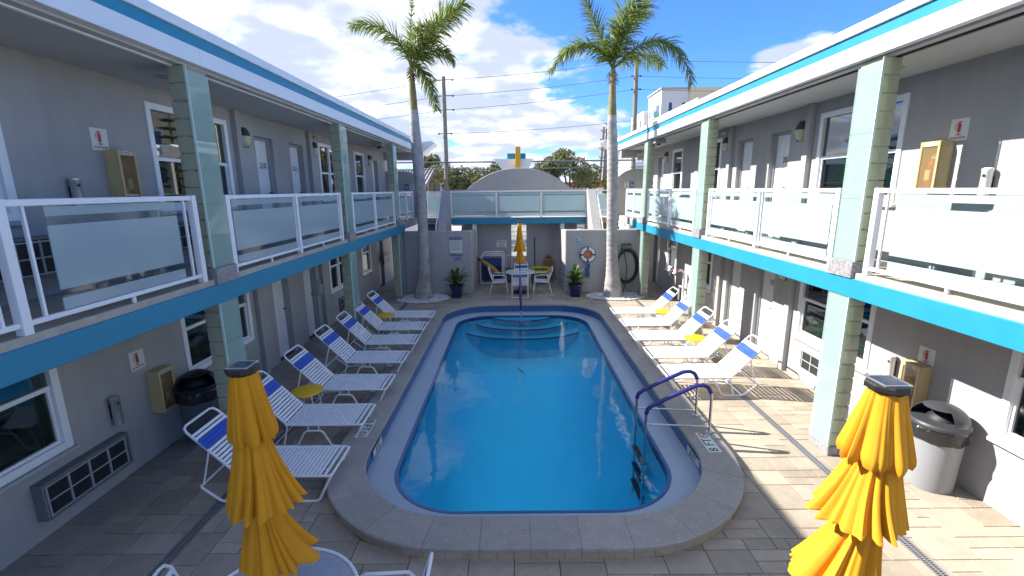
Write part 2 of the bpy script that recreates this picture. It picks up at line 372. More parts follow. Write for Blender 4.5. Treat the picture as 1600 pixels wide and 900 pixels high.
def grid_wall(axis, a0, a1, u0, u1, z0, z1, holes):
    """wall normal to axis between a0..a1, running u0..u1, with rectangular holes (ua,ub,za,zb)"""
    us = sorted({u0, u1, *[q for h in holes for q in h[:2] if u0 < q < u1]}); zs = sorted({z0, z1, *[q for h in holes for q in h[2:] if z0 < q < z1]})
    nu, nz = len(us)-1, len(zs)-1
    def solid(i, j):
        if not (0 <= i < nu and 0 <= j < nz): return False
        u = (us[i]+us[i+1])/2; z = (zs[j]+zs[j+1])/2
        return not any(h[0] < u < h[1] and h[2] < z < h[3] for h in holes)
    mb = MB(); P = (lambda a, u, z: (a, u, z)) if axis == 'x' else (lambda a, u, z: (u, a, z))
    for i in range(nu):
        for j in range(nz):
            if not solid(i, j): continue
            u, U, z, Z = us[i], us[i+1], zs[j], zs[j+1]
            q = [[P(a0,u,z),P(a0,U,z),P(a0,U,Z),P(a0,u,Z)], [P(a1,U,z),P(a1,u,z),P(a1,u,Z),P(a1,U,Z)]]
            if not solid(i-1, j): q.append([P(a0,u,z),P(a0,u,Z),P(a1,u,Z),P(a1,u,z)])
            if not solid(i+1, j): q.append([P(a0,U,z),P(a1,U,z),P(a1,U,Z),P(a0,U,Z)])
            if not solid(i, j-1): q.append([P(a0,u,z),P(a1,u,z),P(a1,U,z),P(a0,U,z)])
            if not solid(i, j+1): q.append([P(a0,u,Z),P(a0,U,Z),P(a1,U,Z),P(a1,u,Z)])
            for f in q: mb.add(f, [(0,1,2,3)])
    return mb

# ------------------------------------------------------------------ pool geometry
PX, PY, HW, HL, RR = .215, 8.65, 2.115, 4.48, 1.25      # inner edge of the coping
def outline(off, seg=14):
    hw, hl, r = HW+off, HL+off, max(RR+off, .04); pts = []
    for (sx_, sy_, a) in ((1, 1, 0), (-1, 1, 90), (-1, -1, 180), (1, -1, 270)):
        cx_, cy_ = PX+sx_*(hw-r), PY+sy_*(hl-r)
        for i in range(seg+1):
            t = radians(a+90*i/seg); pts.append((cx_+r*cos(t), cy_+r*sin(t)))
    return pts
def path(off, n=400):
    """(point, outward normal) at arc parameter, computed at mid coping so all offsets align"""
    r = RR; A = []
    hx, hy = HW-r, HL-r; s1, s2, q = 2*hx, 2*hy, r*pi/2; tot = 2*(s1+s2)+4*q
    def at(s):
        s %= tot
        segs = [('l', (hx, -hy), (0, 1), s2), ('a', (hx, hy), 0, q), ('l', (hx, hy), (-1, 0), s1), ('a', (-hx, hy), 90, q), ('l', (-hx, hy), (0, -1), s2), ('a', (-hx, -hy), 180, q), ('l', (-hx, -hy), (1, 0), s1), ('a', (hx, -hy), 270, q)]
        for kd, c, d, ln in segs:
            if s <= ln:
                if kd == 'l':
                    nx, ny = d[1], -d[0]; return (c[0]+d[0]*s, c[1]+d[1]*s, nx, ny)
                t = radians(d + 90*s/ln); return (c[0], c[1], cos(t), sin(t))
            s -= ln
        return (hx, -hy, 1, 0)
    def P(s, off):
        x, y, nx, ny = at(s); return (PX + x + nx*(r+off), PY + y + ny*(r+off))
    return P, tot
PP, PTOT = path(0)
def ring(offs_z, m, name, parent, smooth=False, zf=None, seg=14):
    mb = MB(); rings = [outline(o, seg) for o, z in offs_z]; n = len(rings[0]); vs = []
    for (o, z), r_ in zip(offs_z, rings): vs += [(p[0], p[1], z if not callable(z) else z(p[0], p[1])) for p in r_]
    fs = []
    for i in range(len(rings)-1):
        for j in range(n): fs.append((i*n+j, i*n+(j+1) % n, (i+1)*n+(j+1) % n, (i+1)*n+j))
    mb.add(vs, fs, smooth); return part(name, mb, m, parent)

# ------------------------------------------------------------------ ground and patio
def sheet_with_hole(hole, x0, x1, y0, y1, z):
    n = len(hole); mb = MB(); out = []
    cx_, cy_ = PX, PY
    for p in hole:
        dx, dy = p[0]-cx_, p[1]-cy_
        t = min([(x1-cx_)/dx if dx > 1e-6 else 1e9, (x0-cx_)/dx if dx < -1e-6 else 1e9, (y1-cy_)/dy if dy > 1e-6 else 1e9, (y0-cy_)/dy if dy < -1e-6 else 1e9])
        out.append((cx_+dx*t, cy_+dy*t))
    # add rectangle corners into the outer ring by snapping the nearest point
    for c in ((x0,y0),(x1,y0),(x1,y1),(x0,y1)):
        i = min(range(n), key=lambda q: (out[q][0]-c[0])**2+(out[q][1]-c[1])**2); out[i] = c
    vs = [(p[0], p[1], z) for p in hole]+[(p[0], p[1], z) for p in out]
    mb.add(vs, [(i, i+n, (i+1) % n + n, (i+1) % n) for i in range(n)]); return mb
g = part('ground', sheet_with_hole(outline(.22), -800, 800, -300, 1400, -.05), ASPH); g['kind'] = 'structure'
patio = part('patio', sheet_with_hole(outline(.2), -4.95, 5.35, .2, 18.6, -.012), BED); patio['kind'] = 'structure'

def clip(poly, a, b, c):      # keep a*x+b*y >= c
    out = []
    for i in range(len(poly)):
        p, q = poly[i], poly[(i+1) % len(poly)]; dp, dq = a*p[0]+b*p[1]-c, a*q[0]+b*q[1]-c
        if dp >= 0: out.append(p)
        if (dp >= 0) != (dq >= 0):
            t = dp/(dp-dq); out.append((p[0]+(q[0]-p[0])*t, p[1]+(q[1]-p[1])*t))
    return out
def parea(p): return abs(sum(p[i][0]*p[(i+1) % len(p)][1]-p[(i+1) % len(p)][0]*p[i][1] for i in range(len(p))))/2
OUTER = [PP(i*PTOT/360, .40) for i in range(360)]; ONRM = [tuple(Vector(PP(i*PTOT/360, 1.4))-Vector(PP(i*PTOT/360, .4))) for i in range(360)]
def inside_rr(x, y, off):
    dx, dy = abs(x-PX)-(HW-RR), abs(y-PY)-(HL-RR)
    if dx <= 0: return dy < RR+off
    if dy <= 0: return dx < RR+off
    return math.hypot(dx, dy) < RR+off
DRL, DRR = (-3.41, -3.29), (3.78, 3.90)
u = .142; gx0, gy0 = -4.85, .3; NX, NY = int(10.15/u)+1, int(18.2/u)
occ = [[False]*NX for _ in range(NY)]; pavs = []
rnd = random.Random(3)
for j in range(NY):
    for i in range(NX):
        if occ[j][i]: continue
        opts = [(3, 2), (3, 2), (3, 3), (2, 2), (4, 3), (2, 1), (3, 1)]; rnd.shuffle(opts)
        for w, h in opts+[(2, 1), (1, 1)]:
            if i+w <= NX and j+h <= NY and all(not occ[jj][ii] for jj in range(j, j+h) for ii in range(i, i+w)): break
        for jj in range(j, j+h):
            for ii in range(i, i+w): occ[jj][ii] = True
        x0, y0 = gx0+i*u, gy0+j*u; g_ = .0035
        base = [(x0+g_, y0+g_), (x0+w*u-g_, y0+g_), (x0+w*u-g_, y0+h*u-g_), (x0+g_, y0+h*u-g_)]
        for za, zb in ((-9, DRL[0]), (DRL[1], DRR[0]), (DRR[1], 9)):
            p = clip(clip(base, 1, 0, za), -1, 0, -zb)
            if len(p) < 3 or parea(p) < .0006: continue
            ins = [inside_rr(*q, .40) for q in p]
            if all(ins): continue
            cxm, cym = sum(q[0] for q in p)/len(p), sum(q[1] for q in p)/len(p)
            k = min(range(360), key=lambda q: (OUTER[q][0]-cxm)**2+(OUTER[q][1]-cym)**2)
            if (OUTER[k][0]-cxm)**2+(OUTER[k][1]-cym)**2 < .16:
                nx, ny = ONRM[k]; p = clip(p, nx, ny, nx*OUTER[k][0]+ny*OUTER[k][1])
            if len(p) >= 3 and parea(p) > .0008: pavs.append(p)
def paver_mb(p, z):
    cxm, cym = sum(q[0] for q in p)/len(p), sum(q[1] for q in p)/len(p); n = len(p)
    inn = [(q[0]+(cxm-q[0])*.02, q[1]+(cym-q[1])*.02) for q in p]
    vs = [(q[0], q[1], -.04) for q in p]+[(q[0], q[1], z-.003) for q in p]+[(q[0], q[1], z) for q in inn]
    fs = [(i, (i+1) % n, (i+1) % n+n, i+n) for i in range(n)]+[(i+n, (i+1) % n+n, (i+1) % n+2*n, i+2*n) for i in range(n)]+[tuple(range(2*n, 3*n))]
    return MB().add(vs, fs)
def cdist(p):
    x, y = sum(q[0] for q in p)/len(p), sum(q[1] for q in p)/len(p)
    vis = 0 if (y > 3.0 + .0*x and abs(x) < 1.12*(y+.6)) else 50
    return math.sqrt(x*x+y*y)+vis - parea(p)*6
pavs.sort(key=cdist); rest = MB()
for i, p in enumerate(pavs):
    mbp = paver_mb(p, rnd.uniform(-.0018, .0018))
    if i < 300: part('paver', mbp, PAVER, patio)
    else: rest.cat(mbp)
# the far pavers: same stone, each with a tone of its own
def far_paver_mat():
    m = PAVER.copy(); m.name = 'shellstone paver far'; t = m.node_tree
    for n in t.nodes:
        if n.bl_idname == 'ShaderNodeObjectInfo':
            lk = n.outputs['Random'].links[0].to_socket; gi = t.nodes.new('ShaderNodeNewGeometry'); t.links.new(gi.outputs['Random Per Island'], lk); break
    return m
part('pavers', rest, far_paver_mat(), patio, kind='stuff')

# drain channels
for side, (a, b) in (('l', DRL), ('r', DRR)):
    t = thing('trench_drain', 'narrow metal slotted drain channel set in the pavers along the %s loungers' % ('left' if side == 'l' else 'right'), 'drain', ((a+b)/2, 8, 0), 'slotted drain channels in the paving')
    mb = MB(); mb.box(a+.004, a+.018, .3, 15.1, -.04, .001).box(b-.018, b-.004, .3, 15.1, -.04, .001); part('channel_frame', mb, GROUT, t)
    part('channel_floor', MB().box(a+.018, b-.018, .3, 15.1, -.045, -.025), BLACK, t)
    mb = MB(); y = .32
    while y < 15.0:
        mb.box(a+.018, b-.018, y, y+.011, -.02, -.001); y += .024
    mb.box((a+b)/2-.005, (a+b)/2+.005, .3, 15.1, -.019, -.0005)
    part('grate_bar', mb, GROUT, t, kind='stuff')

# ------------------------------------------------------------------ pool
pool = thing('swimming_pool', 'long rounded swimming pool of blue water filling the middle of the courtyard', 'pool', (PX, PY, 0))
ns = 50
for i in range(ns):
    s0, s1 = i*PTOT/ns, (i+1)*PTOT/ns; K = 4; g_ = .0025
    prof = [(.0, .086), (-.012, .10), (-.012, .128), (.0, .14), (.425, .14), (.44, .13), (.44, .098), (.425, .086)]
    vs = []; 
    for k in range(K+1):
        s = s0+g_*.6+(s1-s0-1.2*g_)*k/K
        for o, z in prof: x, y = PP(s, o); vs.append((x, y, z))
    n = len(prof); fs = []
    for k in range(K):
        for j in range(n): fs.append((k*n+j, (k+1)*n+j, (k+1)*n+(j+1) % n, k*n+(j+1) % n))
    fs += [tuple(range(n)), tuple(reversed(range(K*n, K*n+n)))]
    part('coping_stone', MB().add(vs, fs), COPE, pool)
nr = 150
for i in range(nr):
    s0, s1 = i*PTOT/nr, (i+1)*PTOT/nr; vs = []
    for s in (s0+.002, s1-.002):
        for o, z in ((.36, -.03), (.36, .085), (.412, .085), (.412, -.03)): x, y = PP(s, o); vs.append((x, y, z))
    part('riser_tile', MB().add(vs, [(0,1,2,3),(7,6,5,4),(0,4,5,1),(1,5,6,2),(2,6,7,3),(3,7,4,0)]), RISER, pool)
ring([(.3, .084), (.404, .084), (.404, -.02)], BED, 'mortar_bed', pool)
ring([(.012, .088), (.006, -.082)], TILEB, 'waterline_tile', pool)
ring([(.006, -.08), (-.34, -.100)], LEDGE, 'gutter_ledge', pool)
ring([(-.34, -.100), (-.345, -.094), (-.385, -.096), (-.397, -.12), (-.40, -.19)], TILEB, 'edge_tile', pool)
def zf(x, y):
    t = min(1, max(0, (y-6.8)/4.6)); return -2.35 + 1.35*t
ring([(-.40, -.19)]+[(-.40-1.15*(1-cos(radians(a))), (lambda q: (lambda x, y: -.19+(zf(x, y)+.19)*q))(sin(radians(a)))) for a in range(9, 91, 9)]+[(-1.85, zf), (-2.1149, zf)], SHELL, 'pool_shell', pool, smooth=True)
wm = MB(); o_ = outline(-.392); wm.add([(p[0], p[1], -.105) for p in o_], [tuple(range(len(o_)))])
wt = part('water', wm, WATER); wt['kind'] = 'structure'
# entry steps
for r_, z, in ((.95, -.14), (1.45, -.30), (1.95, -.46)):
    cxs, cys = .22, 12.9; mb = MB(); vs = []; n = 24
    rx, ry = r_*.95, r_*.62
    for k in range(n+1):
        a = pi+pi*k/n; vs += [(cxs+rx*cos(a), cys+ry*sin(a), z), (cxs+rx*cos(a), cys+ry*sin(a), z-.9), (cxs+rx*.2*cos(a), cys-.1, z)]
    fs = []
    for k in range(n): a = 3*k; fs += [(a, a+1, a+4, a+3), (a, a+3, a+5, a+2)]
    st = part('step', MB().add(vs, fs), mat('pool step plaster', (.045, .58, .80), .7), pool)
    part('nosing', MB().tube([(cxs+rx*cos(pi+pi*k/n), cys+ry*sin(pi+pi*k/n), z+.004) for k in range(n+1)], .018, 6), NOSE, st)
for x in (-1.02, 1.22):
    yd = 8.6; zd = zf(x, yd)+.012
    part('main_drain', MB().tube([(x+.13*cos(2*pi*k/20), yd+.13*sin(2*pi*k/20), zf(x, yd+.13*sin(2*pi*k/20))+.012) for k in range(21)], .016, 5), NOSE, pool)
# depth markers: on the coping and on the waterline band
for sx_, side in ((-1, 'l'), (1, 'r')):
    xo = (-1.9-.22) if sx_ < 0 else (2.33+.22)
    yo = 6.0 if sx_ < 0 else 5.55
    d = part('depth_marker', MB().box(xo-.085, xo+.085, yo-.24, yo+.24, .1405, .1435), SIGNW, pool)
    rt = (0, 1, 0) if sx_ > 0 else (0, -1, 0); up = (-1, 0, 0) if sx_ > 0 else (1, 0, 0)
    rt = (0, -sx_, 0); up = (sx_*1, 0, 0)
    # text reads for someone standing on the deck looking at the water
    rt = (0, 1, 0) if sx_ < 0 else (0, -1, 0); rt = (0, -rt[1], 0)
    rt = (0, -1, 0) if sx_ < 0 else (0, 1, 0)
    R3 = Vector(rt); U3 = Vector((0, 0, 1)).cross(R3)
    part('depth_lettering', text_mb('8 FT', .17, R3, U3, Vector((xo, yo, .1455))-R3*.07), SIGNK, d)
    sy = part('no_diving_symbol', MB().tube([Vector((xo, yo, .146))+R3*(.17+.055*cos(a))+U3*(.055*sin(a)) for a in [2*pi*k/16 for k in range(17)]], .006, 4).tube([Vector((xo, yo, .146))+R3*(.17-.04)+U3*.04, Vector((xo, yo, .146))+R3*(.17+.04)-U3*.04], .006, 4), SIGNR, d)
    xi = -1.9+.004 if sx_ < 0 else 2.33-.004; yi = 5.75 if sx_ < 0 else 5.45
    e = part('depth_tile', MB().box(xi, xi-.004*sx_*1.0-.002*sx_, yi-.20, yi+.20, -.05, .045), SIGNW, pool)
    Rw = Vector((0, -1 if sx_ > 0 else 1, 0)); 
    part('depth_lettering', text_mb('8 FT', .11, Rw, (0, 0, 1), (xi-sx_*.009, yi, -.002)), SIGNK, e)

# pool ladder
lad = thing('pool_ladder', 'steel pool ladder with two navy padded arched handrails by the 8 FT mark', 'pool ladder', (2.67, 6.05, .14))
for y in (5.81, 6.29):
    P_ = [(2.67, y, .12), (2.665, y, .62), (2.655, y, .72), (2.61, y, .80), (2.54, y, .835), (2.44, y, .825), (2.1, y, .665), (1.87, y, .545), (1.81, y, .49), (1.79, y, .42), (1.79, y, .30)]
    a = part('handrail', MB().tube(P_[:3]+P_[3:], .019, 10), STEEL, lad)
    part('padded_sleeve', MB().tube(P_[2:-1], .029, 10), NAVY, a)
    part('ladder_leg', MB().tube([(1.79, y, .32), (1.79, y, -.1), (1.79, y, -1.15)], .019, 10), STEEL, lad)
    part('cross_bar', MB().tube([(1.79, y, .27), (2.67, y, .22)], .014, 8), STEEL, lad)
    part('escutcheon', MB().lathe([(.05, .1405), (.05, .15), (.02, .165)], 2.67, y, 16), STEEL, lad)
for z in (-.35, -.62, -.9):
    part('rung', MB().box(1.75, 1.83, 5.82, 6.28, z-.015, z+.015, .004), BLACK, lad)
# centre step rail
rail = thing('step_handrail', 'single navy padded handrail rising over the pool entry steps', 'handrail', (.19, 13.5, .14))
P_ = [(.19, 13.40, .12), (.19, 13.40, .80), (.19, 13.36, .92), (.19, 13.26, .97), (.19, 13.0, .93), (.19, 12.45, .66), (.19, 12.32, .56), (.19, 12.28, .42), (.19, 12.27, -.55)]
part('post', MB().tube(P_, .022, 10), STEEL, rail); part('padded_sleeve', MB().tube([(.19, 13.4, .22)]+P_[1:8]+[(.19, 12.275, .18)], .032, 10), NAVY, rail)

# ------------------------------------------------------------------ the two motel wings
ZS, ZST, ZCUR = 2.12, 2.35, 2.42          # blue edge bottom/top, walkway surface
ZRB, ZRT, ZSOF = 4.845, 5.265, 4.82
Y0, Y1 = -1.5, 18.4
WINS = [(2.75, 4.52), (6.42, 8.12), (11.9, 13.2), (14.55, 15.42)]
DOORS = [(9.0, 9.66), (10.38, 11.04), (16.35, 17.0)]
slat_mesh = {}
def wing(side, xw, xs):
    """side -1 left / +1 right; xw = wall face, xs = walkway edge"""
    s = side; nm = 'left' if s < 0 else 'right'
    b = thing('motel_wing', 'two storey grey motel wing with teal edged balcony on the %s of the pool' % nm, 'building', (xs, 8, 0), 'motel wings either side of the pool')
    back = xw + s*.22; XX = lambda d: xw - s*d        # d metres out from the wall toward the pool
    holes = []
    for zb in (0, ZCUR):
        for (a, c) in WINS: holes.append((a, c, zb+.80, zb+2.17))
        for (a, c) in DOORS: holes.append((a, c, zb+.0, zb+2.05))
    part('wall', grid_wall('x', xw, back, Y0, Y1, 0.0, 5.05, holes), STUCCO, b)
    part('room_shade_sheet', MB().box(back+s*.9, back+s*1.0, Y0, Y1, 0, 4.9), ROOM_SHADE, b)  # blocking sheet behind the windows, room darkness put into its colour
    for y in (8.38, 11.32):
        part('pilaster', MB().box(XX(0), XX(.09), y-.07, y+.07, 0.0, 2.19, .004), STUCCO, b); part('pilaster', MB().box(XX(0), XX(.09), y-.07, y+.07, ZCUR, ZSOF, .004), STUCCO, b)
    # roof
    part('roof', MB().box(xs+s*.06, xs+s*9, Y0, Y1, ZSOF+.0, 5.18), SOFFIT, b)
    part('end_wall', MB().box(back+s*.001, xs+s*9, Y1-.25, Y1-.003, 0, ZSOF-.003), STUCCO, b)
    fo = xs - s*.04
    yj = [Y0, 2.4, 5.65, 8.9, 12.2, 15.5, Y1+.25]
    for y, yy in zip(yj, yj[1:]):
        part('fascia_board', MB().box(fo, xs+s*.05, y+.0015, yy-.0015, ZRB, 5.03, .004), TRIM, b)
        part('fascia_stripe', MB().box(fo+s*.012, xs+s*.05, y, yy, 5.0302, 5.155), TEAL, b)
        part('roof_cap', MB().box(fo-s*.018, xs+s*.16, y+.0015, yy-.0015, 5.1555, ZRT, .006), TRIM, b)
    part('soffit_trim', MB().box(xs+s*.16, xs+s*.20, Y0, Y1, ZSOF-.018, ZSOF-.002), WHITE if s < 0 else BLACK, b)
    # slab
    part('walkway_slab', MB().box(xs+s*.03, xw-s*.001, Y0, 18.3, 2.19, ZCUR, .004), CONC, b)
    part('slab_edge', MB().box(xs, xs+s*.2, Y0, 15.3, ZS, ZST, .006), TEAL, b)
    # columns
    cy = (5.46, 10.06, 14.42)
    for c in cy:
        for zb, zt in ((0, 2.188), (ZCUR, ZSOF-.001)):
            if zb == 0: pl = MB().box(xs+s*.015, xs+s*.26, c-.025, c+.385, 0.0, .115, .004)
            else: pl = MB().box(xs-s*.02, xs+s*.26, c-.025, c+.385, ZST+.003, ZCUR+.13, .004)
            col_ = part('column', pl, GRANITE, b)
            z = zb+.116 if zb == 0 else ZCUR+.131; n = round((zt-z)/.193); h = (zt-z)/n
            key = round(h, 5)
            mbk = slat_mesh.get(('blk', key, s))
            if not mbk:
                mbk = MB().box(s*.032, s*.235, 0, .36, .004, h-.004, .012).mesh('glass_block', BLOCK); slat_mesh[('blk', key, s)] = mbk
            for k in range(n):
                part('glass_block', mbk, None, col_, loc=Vector((xs, c, z+k*h))-root_loc(col_))
            mo = MB().box(xs+s*.10, xs+s*.17, c+.012, c+.348, z, zt); part('mortar_core', mo, mat('block mortar', (.35, .38, .33), .8), col_)
            zz_ = z; e = 0
            while zz_ < zt-.05:
                zn = min(zt, zz_+.74); part('glass_sheet', MB().box(xs+s*.012, xs+s*.030, c-.006, c+.366, zz_+.0015, zn-.0015, .003), GSHEET, col_); zz_ = zn
            part('edge_trim', MB().box(xs+s*.008, xs+s*.034, c-.016, c-.0065, z, zt), mat('pale trim', (.55, .68, .62), .3), col_)
    # doors
    for fl, zb in ((0, .0), (1, ZCUR)):
        for k, (a, c) in enumerate(DOORS):
            d = part('door', MB().box(XX(-.16), XX(-.12), a+.035, c-.035, zb+.01, zb+2.0, .004), DOORP, b)
            part('door_frame', MB().box(XX(-.17), XX(-.08), a+.001, a+.034, zb, zb+2.045).box(XX(-.17), XX(-.08), c-.034, c-.001, zb, zb+2.045).box(XX(-.17), XX(-.08), a+.035, c-.035, zb+2.002, zb+2.045), mat('door frame paint', (.30, .31, .325), .6), d)
            w = (c-a-.07); pm = MB()
            for ya in (a+.035+w*.12, a+.035+w*.56):
                for (za, zc) in ((.18, .78), (.90, 1.42), (1.54, 1.86)):
                    y2 = ya+w*.32
                    pm.box(XX(-.121), XX(-.114), ya, y2, zb+za, zb+zc, .006)
            part('door_panel', pm, DOORP, d)
            hy = c-.09 if s < 0 else a+.09
            part('handle', MB().tube([(XX(-.12), hy, zb+1.0), (XX(-.07), hy, zb+1.0), (XX(-.06), hy-.0, zb+1.0), (XX(-.06), hy+(.1 if s > 0 else -.1), zb+1.0)], .012, 6), BLACK, d)
            num = {(-1, 1, 0): '210', (-1, 1, 1): '211', (1, 1, 0): '202', (1, 0, 0): '102'}.get((s, fl, k))
            if num:
                R3 = Vector((0, 1, 0)) if s < 0 else Vector((0, -1, 0)); yc = (a+c)/2
                part('room_number', text_mb(num, .16, R3, (0, 0, 1), (XX(-.108), yc-.08*R3.y*-1, zb+1.52)), SIGNK, d)
        for (a, c) in WINS:
            z0, z1 = zb+.80, zb+2.17; zm = (z0+z1)/2-.01
            fr = MB(); t = .055
            fr.box(XX(-.10), XX(.022), a-.03, a+t, z0-.03, z1+.03, .005).box(XX(-.10), XX(.022), c-t, c+.03, z0-.03, z1+.03, .005).box(XX(-.10), XX(.022), a+t, c-t, z1-t, z1+.03, .005).box(XX(-.10), XX(.022), a+t, c-t, z0-.03, z0+t, .005)
            w_ = part('window', fr, WHITE, b)
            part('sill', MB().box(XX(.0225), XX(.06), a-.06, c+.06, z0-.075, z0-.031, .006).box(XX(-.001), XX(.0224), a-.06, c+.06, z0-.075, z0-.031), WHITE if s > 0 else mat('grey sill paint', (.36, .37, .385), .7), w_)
            cols = [(a+t, c-t)] if c-a < 1 else [(a+t, (a+c)/2-.035), ((a+c)/2+.035, c-t)]
            if len(cols) == 2: part('mullion', MB().box(XX(-.09), XX(.012), cols[0][1]+.0005, cols[1][0]-.0005, z0+t+.0005, z1-t-.0005, .004), WHITE, w_)
            sm = MB(); 
            for ya, yc in cols:
                sm.box(XX(-.06), XX(-.005), ya+.0005, yc-.0005, zm-.025, zm+.025, .004)
                sm.box(XX(-.07), XX(-.02), ya+.0005, ya+.03, z0+t+.0005, zm-.0255).box(XX(-.07), XX(-.02), yc-.03, yc-.0005, z0+t+.0005, zm-.0255).box(XX(-.07), XX(-.02), ya+.0305, yc-.0305, z0+t+.0005, z0+t+.03)
                part('pane', MB().box(XX(-.050), XX(-.044), ya+.031, yc-.031, z0+t+.031, zm-.0255), PANE, w_)
                part('pane', MB().box(XX(-.040), XX(-.034), ya+.001, yc-.001, zm+.0255, z1-t-.001), PANEU, w_)
                bm_ = MB(); z = z0+t+.02
                while z < z1-t-.01:
                    x_ = XX(-.115); bm_.add([(x_, ya+.01, z), (x_, yc-.01, z), (x_-s*-.02, yc-.01, z+.018), (x_-s*-.02, ya+.01, z+.018)], [(0,1,2,3)]); z += .031
                part('blind', bm_, BLIND, w_, kind='stuff')
            part('sash', sm, WHITE, w_)
    # railing
    xr = xs + s*.055
    bays = [(1.27, 3.27, 1), (3.27, 5.28, 1), (5.90, 7.80, 0), (7.80, 9.76, 0), (10.52, 12.25, 0), (12.25, 14.20, 0), (14.86, 15.9, 0), (15.9, 16.9, 0)]
    starts = {1.27, 5.90, 10.52, 14.86}
    for a, c, near in bays:
        zt = 3.407; zr0 = 2.50
        # each bay: its left post, rails, bars and glass
        R_ = part('railing', MB().box(xr-.026, xr+.026, a+.036*(1), c-.036, zt-.052, zt, .006), WHITE, b)
        ps = [c] if a not in starts else [a, c]
        for p in ps: part('post', MB().box(xr-.036, xr+.036, p-.0355, p+.0355, ZCUR, zt+.004, .004), WHITE, R_)
        part('bottom_rail', MB().box(xr-.02, xr+.02, a+.036, c-.036, zr0-.02, zr0+.02, .004), WHITE, R_)
        m_ = (a+c)/2; part('rail_foot', MB().box(xr-.012, xr+.012, m_-.015, m_+.015, ZCUR, zr0-.0205), WHITE, R_)
        g0 = .33 if near else .12; b0 = .17 if near else .075
        ga, gc = a+g0, c-(.27 if near else .12)
        for y in (a+b0, c-(.14 if near else .075)): part('bar', MB().box(xr-.011, xr+.011, y-.011, y+.011, zr0+.0205, zt-.0525), WHITE, R_)
        zg0, zg1 = zr0+.026, zt-.06; H = zg1-zg0
        cuts = [(zg0, zg0+.10, 1), (zg0+.10, zg0+.165, 0), (zg0+.165, zg1-.145, 1), (zg1-.145, zg1-.075, 0), (zg1-.075, zg1, 1)]
        for za, zc, fz in cuts:
            part('frosted_glass' if fz else 'clear_glass', MB().box(xr-.005, xr+.005, ga, gc, za+.0005, zc-.0005), FROST if fz else CLEAR, R_)
    return b
wingL = wing(-1, -4.82, -3.567)
wingR = wing(1, 5.18, 4.046)
# curved end screens on the upper walkways, with their signs, and the upturned canopies beyond the roofs
for s, xs, xw, nm in ((-1, -3.567, -4.82, 'left'), (1, 4.046, 5.18, 'right')):
    t = thing('end_screen', 'curved grey screen wall at the far end of the %s balcony' % nm, 'screen wall', ((xs+xw)/2, 18.0, ZCUR), 'curved screens ending the balconies')
    poly = [(xw, ZCUR), (xs-s*.25, ZCUR), (xs-s*.25, 3.3)]
    for k in range(9):
        a = radians(90*k/8); poly.append((xs-s*.25+s*(1-cos(a))*.85, 3.3+sin(a)*.85))
    poly.append((xw, 4.15))
    part('screen_panel', MB().prism(poly, 'y', 18.0, 18.12), STUCCO, t)
    part('header', MB().box(xw, xs+s*.02, 17.9, 18.15, 4.55, ZSOF-.003), STUCCO, t)
    xm = xs + s*.28
    sg = thing('floor_sign', 'small pale sign reading 2 on the screen wall ending the %s balcony' % nm, 'sign', (xm, 17.99, 3.55), 'number 2 floor signs')
    part('plate', MB().box(xm-.08, xm+.08, 17.985, 17.998, 3.45, 3.66), SIGNW, sg); part('numeral', text_mb('2', .2, (1,0,0), (0,0,1), (xm, 17.982, 3.555)), SIGNK, sg)
    xm += .2*s if s > 0 else -.2
    sg = thing('access_sign', 'small blue sign beside the number 2 sign ending the %s balcony' % nm, 'sign', (xm, 17.99, 3.55), 'blue signs beside the number 2')
    part('plate', MB().box(xm-.08, xm+.08, 17.985, 17.998, 3.46, 3.67), mat('access blue', (.02, .09, .24), .5), sg)
    part('symbol', MB().tube([(xm+.045*cos(a), 17.983, 3.545+.045*sin(a)) for a in [radians(100+32*k) for k in range(9)]], .008, 4).tube([(xm-.01, 17.983, 3.64), (xm, 17.983, 3.57), (xm+.04, 17.983, 3.56), (xm+.055, 17.983, 3.5)], .009, 4), SIGNW, sg)
    cn = thing('roof_canopy', 'white upturned canopy wedge beyond the end of the %s roof' % nm, 'canopy', (xs, 19, 4.9), 'upturned white canopies')
    xi = xs - s*.52
    part('canopy_slab', MB().prism([(xs+s*.4, 4.80), (xs-s*.02, 4.84), (xi-s*.02, 5.22), (xi+s*.08, 5.30), (xs+s*.4, 5.26)], 'y', 18.7, 19.6), TRIM, cn)
    part('canopy_post', MB().box(xs+s*.05, xs+s*.2, 19.3, 19.45, 0, 4.79), TRIM, cn)

# ------------------------------------------------------------------ far end: garden walls, stairs, bridge, back wall
for s, x0, x1, nm in ((-1, -3.60, -1.36, 'left'), (1, 1.70, 4.30, 'right')):
    t = thing('courtyard_wall', 'low grey rendered wall closing the stair behind the %s palm' % nm, 'wall', ((x0+x1)/2, 15.25, 0), 'grey walls behind the palms')
    part('front_panel', MB().box(x0, x1, 15.15, 15.32, 0, 2.13, .03), STUCCO, t)
    xi = x1 if s < 0 else x0
    # side return, its top dipping towards the back
    part('side_return', MB().prism([(15.32, 0), (16.95, 0), (16.95, 2.0), (15.32, 2.12)], 'x', xi-.16 if s < 0 else xi, xi if s < 0 else xi+.16), STUCCO, t)
t = thing('wall_return', 'short grey wall under the left balcony end by the palm', 'wall', (-4.2, 15.2, 0))
part('panel', MB().box(-4.0, -3.602, 15.16, 15.31, 0, 2.13), STUCCO, t)
